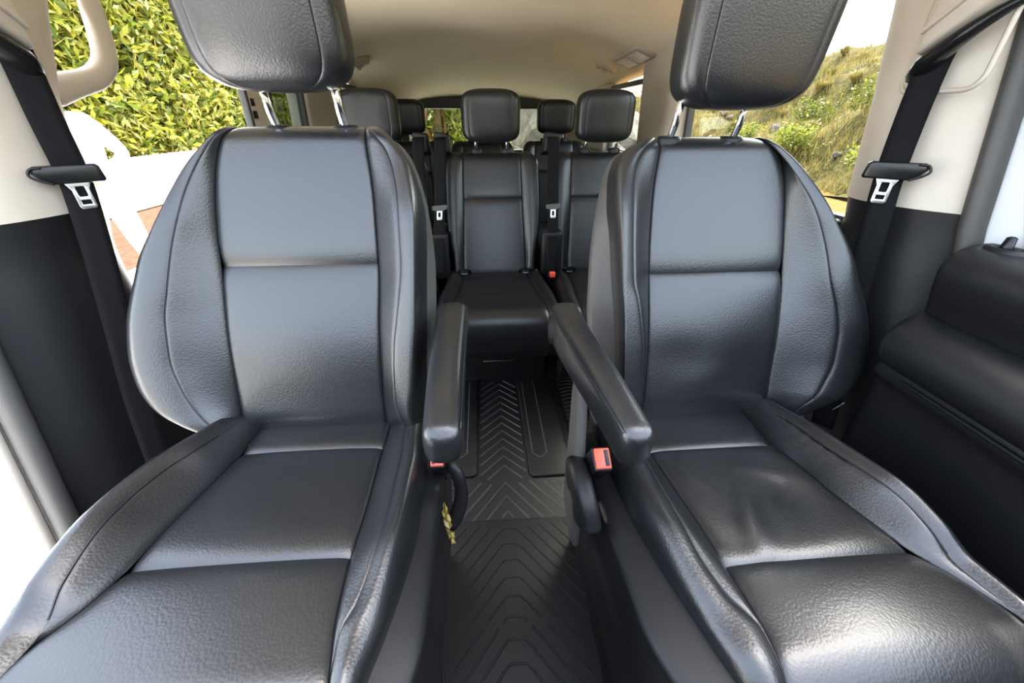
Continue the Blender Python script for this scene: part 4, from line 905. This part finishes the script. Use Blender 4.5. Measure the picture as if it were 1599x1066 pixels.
tf = mesh('hill_grass', V, F, 'drygrass', hl, smooth=False); tf['kind'] = 'stuff'; tf['label'] = 'short dry golden grass covering the hillside'
def rock_mesh(seed):
    r2 = np.random.default_rng(seed); bm = bmesh.new(); bmesh.ops.create_icosphere(bm, subdivisions=2, radius=1)
    ax_ = r2.normal(0, 1, (7, 3)); ax_ /= np.linalg.norm(ax_, axis=1)[:, None]; lim = r2.uniform(.55, .85, 7)
    for v in bm.verts:
        c = np.array(v.co)
        for a, l in zip(ax_, lim):
            dd = c@a
            if dd > l: c = c-a*(dd-l)
        v.co = Vector(c*np.array((1.2, .9, .75))*(1+.06*r2.normal()))
    me = bpy.data.meshes.new('rock'); bm.to_mesh(me); bm.free(); me.materials.append(M['rock']); return me
rocks = [rock_mesh(s) for s in range(5)]
for i, (x, y) in enumerate(scatter(60, lambda: (lambda a: (a, a*rng.uniform(.9, 1.9)))(7.9+rng.random()**1.5*4.0), .40, SHR+[(a, b, .62) for a, b in TUF])):
    o = bpy.data.objects.new('rock', rocks[i % 5]); COL.objects.link(o); s = rng.uniform(.07, .20); o.scale = (s, s, s); o.rotation_euler = (rng.uniform(0, .6), rng.uniform(0, .6), rng.uniform(0, 6.28)); o.location = (x, y, hill_z(x, y)+s*.25)
    tag(o, 'grey-brown rock lying on the dry hillside', 'rock', 'rocks on the hillside')
for i, (x, y, h) in enumerate([(8.6, 8.7, .5), (9.9, 10.8, .6), (8.7, 11.6, .5), (10.5, 13.6, .7), (9.1, 14.6, .6), (11.2, 16.6, .7)]):
    root = thing('hill_shrub', ['low yellow-green shrub on the hill just above the golden ground', 'small yellow shrub on the hill behind the rocks', 'sprawling leafy shrub at the foot of the hill', 'round shrub halfway up the hillside', 'shrub on the hill left of the pillar', 'far shrub on the hill seen by the right headrest'][i], 'shrub', (x, y, hill_z(x, y)), 'hillside shrubs')
    cen = [(x+rng.normal(0, .26), y+rng.normal(0, .28), hill_z(x, y)+rng.uniform(.05, h)) for _ in range(40)]
    foliage('foliage', root, 'leaf2' if i % 2 else 'leaf', cen, .10, .045, 1100, .10)
# behind the van: tree and rocks through the back window
hedge('rear_shrub', 'yellow-green shrub behind the back window', -2.6, -.15, 9.4, 10.6, -.2, 2.6, 300, 12000, .15, .06, -1, 'leaf', 0)
for i, (x, y, s) in enumerate([(1.15, 9.3, .62), (2.7, 9.4, .75), (.75, 10.9, .60), (1.9, 7.9, .45), (4.3, 12.4, 1.1), (2.2, 12.6, 1.5), (.55, 8.0, .34)]):
    o = bpy.data.objects.new('boulder', rocks[i % 5]); COL.objects.link(o); o.scale = (s, s, s*1.15); o.rotation_euler = (0, .2*i, i*1.3); o.location = (x, y, GZ+s*.5)
    tag(o, ['grey boulder centred in the back window gap', 'large grey boulder behind the right back headrest', 'small boulder beside the rear shrub', 'low boulder in front of the tall pile', 'outer boulder of the pile behind the van', 'tallest boulder of the pile behind the van', 'smallest boulder nearest the back window'][i], 'boulder', 'boulders behind the van')

# person standing outside the open left doorway
def person(px, py, face):
    root = thing('person', 'person in white shirt and beige trousers standing outside the open left doorway, hand at hip', 'person', (px, py, GZ))
    J = {'pelvis': (0, 0, .97, .150, .115), 'belly': (0, .0, 1.10, .150, .115), 'chest': (0, .01, 1.30, .165, .120), 'neckb': (0, 0, 1.47, .075, .075), 'neck': (0, -.02, 1.53, .056, .056), 'head': (0, -.03, 1.62, .078, .090), 'crown': (0, -.02, 1.70, .072, .082),
         'shL': (-.17, 0, 1.42, .072, .072), 'elL': (-.27, .03, 1.16, .052, .052), 'wrL': (-.25, -.10, .93, .036, .036), 'haL': (-.24, -.12, .86, .036, .022),
         'shR': (.17, 0, 1.42, .072, .072), 'elR': (.32, .06, 1.19, .052, .052), 'wrR': (.21, -.08, 1.04, .036, .036), 'haR': (.16, -.11, 1.02, .034, .022),
         'hipL': (-.095, 0, .92, .105, .105), 'knL': (-.17, -.03, .50, .075, .075), 'anL': (-.22, .02, .10, .052, .052), 'toL': (-.23, -.16, .045, .045, .035),
         'hipR': (.095, 0, .92, .105, .105), 'knR': (.20, -.03, .50, .075, .075), 'anR': (.27, .02, .10, .052, .052), 'toR': (.28, -.16, .045, .045, .035)}
    E = [('pelvis', 'belly'), ('belly', 'chest'), ('chest', 'neckb'), ('neckb', 'neck'), ('neck', 'head'), ('head', 'crown')]
    for s in 'LR': E += [('chest', 'sh'+s), ('sh'+s, 'el'+s), ('el'+s, 'wr'+s), ('wr'+s, 'ha'+s), ('pelvis', 'hip'+s), ('hip'+s, 'kn'+s), ('kn'+s, 'an'+s), ('an'+s, 'to'+s)]
    for s, sx in (('L', -1), ('R', 1)):
        hx_, hy_, hz_ = J['ha'+s][:3]
        wx, wy, wz = J['wr'+s][:3]; d = np.array((hx_-wx, hy_-wy, hz_-wz)); d /= np.linalg.norm(d); sd = np.cross(d, (0, 0, 1.)); sd = sd/np.linalg.norm(sd) if np.linalg.norm(sd) > .3 else np.array((0, 1., 0))
        for k, off in enumerate((-.027, -.009, .009, .027)):
            ln = (.065, .078, .074, .058)[k]
            a = np.array((hx_, hy_, hz_))+d*.025+sd*off; b = a+d*ln*.55; c = b+d*ln*.4+np.array((0, .012, -.012))
            J['f%s%d' % (s, k)] = (*a, .010, .010); J['g%s%d' % (s, k)] = (*b, .009, .009); J['h%s%d' % (s, k)] = (*c, .008, .008)
            E += [('ha'+s, 'f%s%d' % (s, k)), ('f%s%d' % (s, k), 'g%s%d' % (s, k)), ('g%s%d' % (s, k), 'h%s%d' % (s, k))]
        a = np.array((hx_, hy_, hz_))-d*.02+sd*.045; b = a+d*.04+sd*.015
        J['t'+s] = (*a, .011, .011); J['u'+s] = (*b, .009, .009); E += [('ha'+s, 't'+s), ('t'+s, 'u'+s)]
    keys = list(J); ix = {k_: i for i, k_ in enumerate(keys)}; ca, sa = math.cos(face), math.sin(face)
    me = bpy.data.meshes.new('body'); me.from_pydata([(J[k_][0]*ca-J[k_][1]*sa, J[k_][0]*sa+J[k_][1]*ca, J[k_][2]) for k_ in keys], [(ix[a], ix[b]) for a, b in E], [])
    tmp = bpy.data.objects.new('body_tmp', me); COL.objects.link(tmp)
    sk = tmp.modifiers.new('skin', 'SKIN'); sk.use_smooth_shade = True
    for i, k_ in enumerate(keys):
        me.skin_vertices[0].data[i].radius = J[k_][3:5]; me.skin_vertices[0].data[i].use_root = (k_ == 'pelvis')
    sb = tmp.modifiers.new('sub', 'SUBSURF'); sb.levels = 2; sb.render_levels = 2
    dg = bpy.context.evaluated_depsgraph_get(); ev = tmp.evaluated_get(dg); nm_ = bpy.data.meshes.new_from_object(ev)
    bpy.data.objects.remove(tmp)
    nm_.materials.clear()
    for mname in ('shirt', 'trousers', 'skin', 'tyre'): nm_.materials.append(M[mname])
    hands = [np.array((J['wr'+s][0]*ca-J['wr'+s][1]*sa, J['wr'+s][0]*sa+J['wr'+s][1]*ca, J['wr'+s][2])) for s in 'LR']; hand2 = [np.array((J['ha'+s][0]*ca-J['ha'+s][1]*sa, J['ha'+s][0]*sa+J['ha'+s][1]*ca, J['ha'+s][2])) for s in 'LR']
    for p in nm_.polygons:
        c = np.array(p.center); mi = 0
        if c[2] < .085: mi = 3
        elif c[2] < 1.0: mi = 1
        if c[2] > 1.50: mi = 2
        for w_, h_ in zip(hands, hand2):
            dd = h_-w_; dd /= np.linalg.norm(dd)
            if np.linalg.norm(c-h_) < .17 and (c-w_)@dd > .0 and np.linalg.norm(np.cross(c-w_, dd)) < .075: mi = 2
        p.material_index = mi; p.use_smooth = True
    ob = bpy.data.objects.new('body', nm_); COL.objects.link(ob); ob.parent = root; ROOT[ob.name] = origin(root)
    # face and hair
    c = origin(root)+Vector((0+.03*sa, -.03*ca, 1.655)); fd = Vector((sa, -ca, 0)); sd = Vector((ca, sa, 0))
    rows = []
    for i in range(9):
        t = i/8*math.pi*.62; rows.append([tuple(c+sd*(.088*math.sin(t)*math.cos(a))+fd*(.100*math.sin(t)*math.sin(a)-.012-.02*(math.sin(a) > .3)*t)+Vector((0, 0, .105*math.cos(t)))) for a in np.linspace(0, 2*math.pi, 20, endpoint=False)])
    grid('hair', np.array(rows), 'hair', root, closed=True, flip=True)
    for s in (-1, 1):
        MB().tube([tuple(c+sd*(s*.030)+fd*.080+Vector((0, 0, -.02))), tuple(c+sd*(s*.030)+fd*.088+Vector((0, 0, -.02)))], .010, 8).build('eye', 'plastic_gloss', root, smooth=True)
        MB().tube([tuple(c+sd*(s*.078)+Vector((0, 0, .0))), tuple(c+sd*(s*.088)+Vector((0, 0, -.03))), tuple(c+sd*(s*.078)+Vector((0, 0, -.06)))], .014, 8).build('ear', 'skin', root, smooth=True)
    MB().tube([tuple(c+fd*.082+Vector((0, 0, -.02))), tuple(c+fd*.104+Vector((0, 0, -.055))), tuple(c+fd*.085+Vector((0, 0, -.062)))], [.009, .014, .010], 8).build('nose', 'skin', root, smooth=True)
    MB().tube([tuple(c+fd*.078+sd*-.025+Vector((0, 0, -.088))), tuple(c+fd*.086+Vector((0, 0, -.088))), tuple(c+fd*.078+sd*.025+Vector((0, 0, -.088)))], .005, 6).build('mouth', 'red', root, smooth=True)
    belt_r = [[(origin(root)[0]+rx*math.cos(a)*ca-ry*math.sin(a)*sa, origin(root)[1]+rx*math.cos(a)*sa+ry*math.sin(a)*ca, GZ+z) for a in np.linspace(0, 2*math.pi, 28, endpoint=False)] for rx, ry, z in ((.150, .118, 1.0), (.156, .123, 1.0), (.156, .123, 1.035), (.150, .118, 1.035))]
    grid('belt', np.array(belt_r), 'trousers', root, closed=True)
    return root
person(-3.19, 3.65, math.radians(-8))

# white car parked beyond the pavement, only its tail corner shows
def parked_car(cx, cy, rz):
    root = thing('parked_car', 'white parked car at the far left edge, red tail light showing', 'car', (cx, cy, GZ))
    ca, sa = math.cos(rz), math.sin(rz)
    T = lambda x, y, z: (cx+x*ca-y*sa, cy+x*sa+y*ca, GZ+z)
    prof = [(0.0, .42, .75), (.03, .36, .92), (.10, .30, 1.02), (.55, .28, 1.30), (1.0, .26, 1.43), (2.0, .26, 1.46), (2.7, .26, 1.30), (3.2, .28, 1.0), (4.0, .30, .90), (4.3, .36, .78), (4.36, .42, .62)]
    rows = []
    for x, zb, zt in prof:
        hw = .86*(1-.10*max(0, (zt-1.0)/.46)) ; belt = min(zt, .95)
        rows.append([T(x, y, z) for y, z in [(-.80, zb), (-.86, zb+.1), (-.86, belt-.05), (-.84, belt), (-.66 if zt > 1.05 else -.82, zt-.02), (-.5, zt), (.5, zt), (.66 if zt > 1.05 else .82, zt-.02), (.84, belt), (.86, belt-.05), (.86, zb+.1), (.80, zb)]])
    grid('body', np.array(rows), 'white_paint', root, closed=True, caps=True)
    MB().tube([T(-.03, y, .50) for y in np.linspace(-.84, .84, 12)], [(.10, .06)]*12, 10).build('bumper', 'seal', root, smooth=True)
    for x in (.85, 3.5):
        for y in (-.80, .80):
            w = MB().tube([T(x, y-.10, .31), T(x, y-.09, .31), T(x, y+.09, .31), T(x, y+.10, .31)], [.27, .31, .31, .27], 28).build('wheel', 'tyre', root, smooth=True)
            MB().tube([T(x, y-.105, .31), T(x, y+.105, .31)], .19, 20).build('wheel_rim', 'steel', w, smooth=True)
    for y in (-.70, .70):
        v = [T(x, y+dy, z) for x in (-.02, .10) for dy, z in ((-.14, .74), (.14, .74), (.12, .86), (-.12, .86))]
        tl = MB().add(v, [(0, 1, 2, 3), (7, 6, 5, 4), (0, 4, 5, 1), (1, 5, 6, 2), (2, 6, 7, 3), (3, 7, 4, 0)]).build('tail_light', 'taillight', root, bevel=.02)
        MB().tube([T(-.03, y-.10, .80), T(-.03, y+.10, .80)], .012, 8).build('reflector_bar', 'plastic_gloss', tl, smooth=True)
    for y in (-.62, .62): MB().tube([T(-.125, y-.10, .50), T(-.135, y, .50), T(-.125, y+.10, .50)], [(.010, .035)]*3, 10).build('bumper_reflector', 'taillight', root, smooth=True)
    for y in (-.80, .80):
        v = [T(x, y*(1 if z < 1.0 else .86), z) for x, z in ((.75, .99), (2.95, .99), (2.4, 1.30), (1.1, 1.36))]
        mesh('side_window', v, [(0, 1, 2, 3)], 'plastic_gloss', root, smooth=False)
    return root
parked_car(-3.64, 2.32, math.radians(-90))
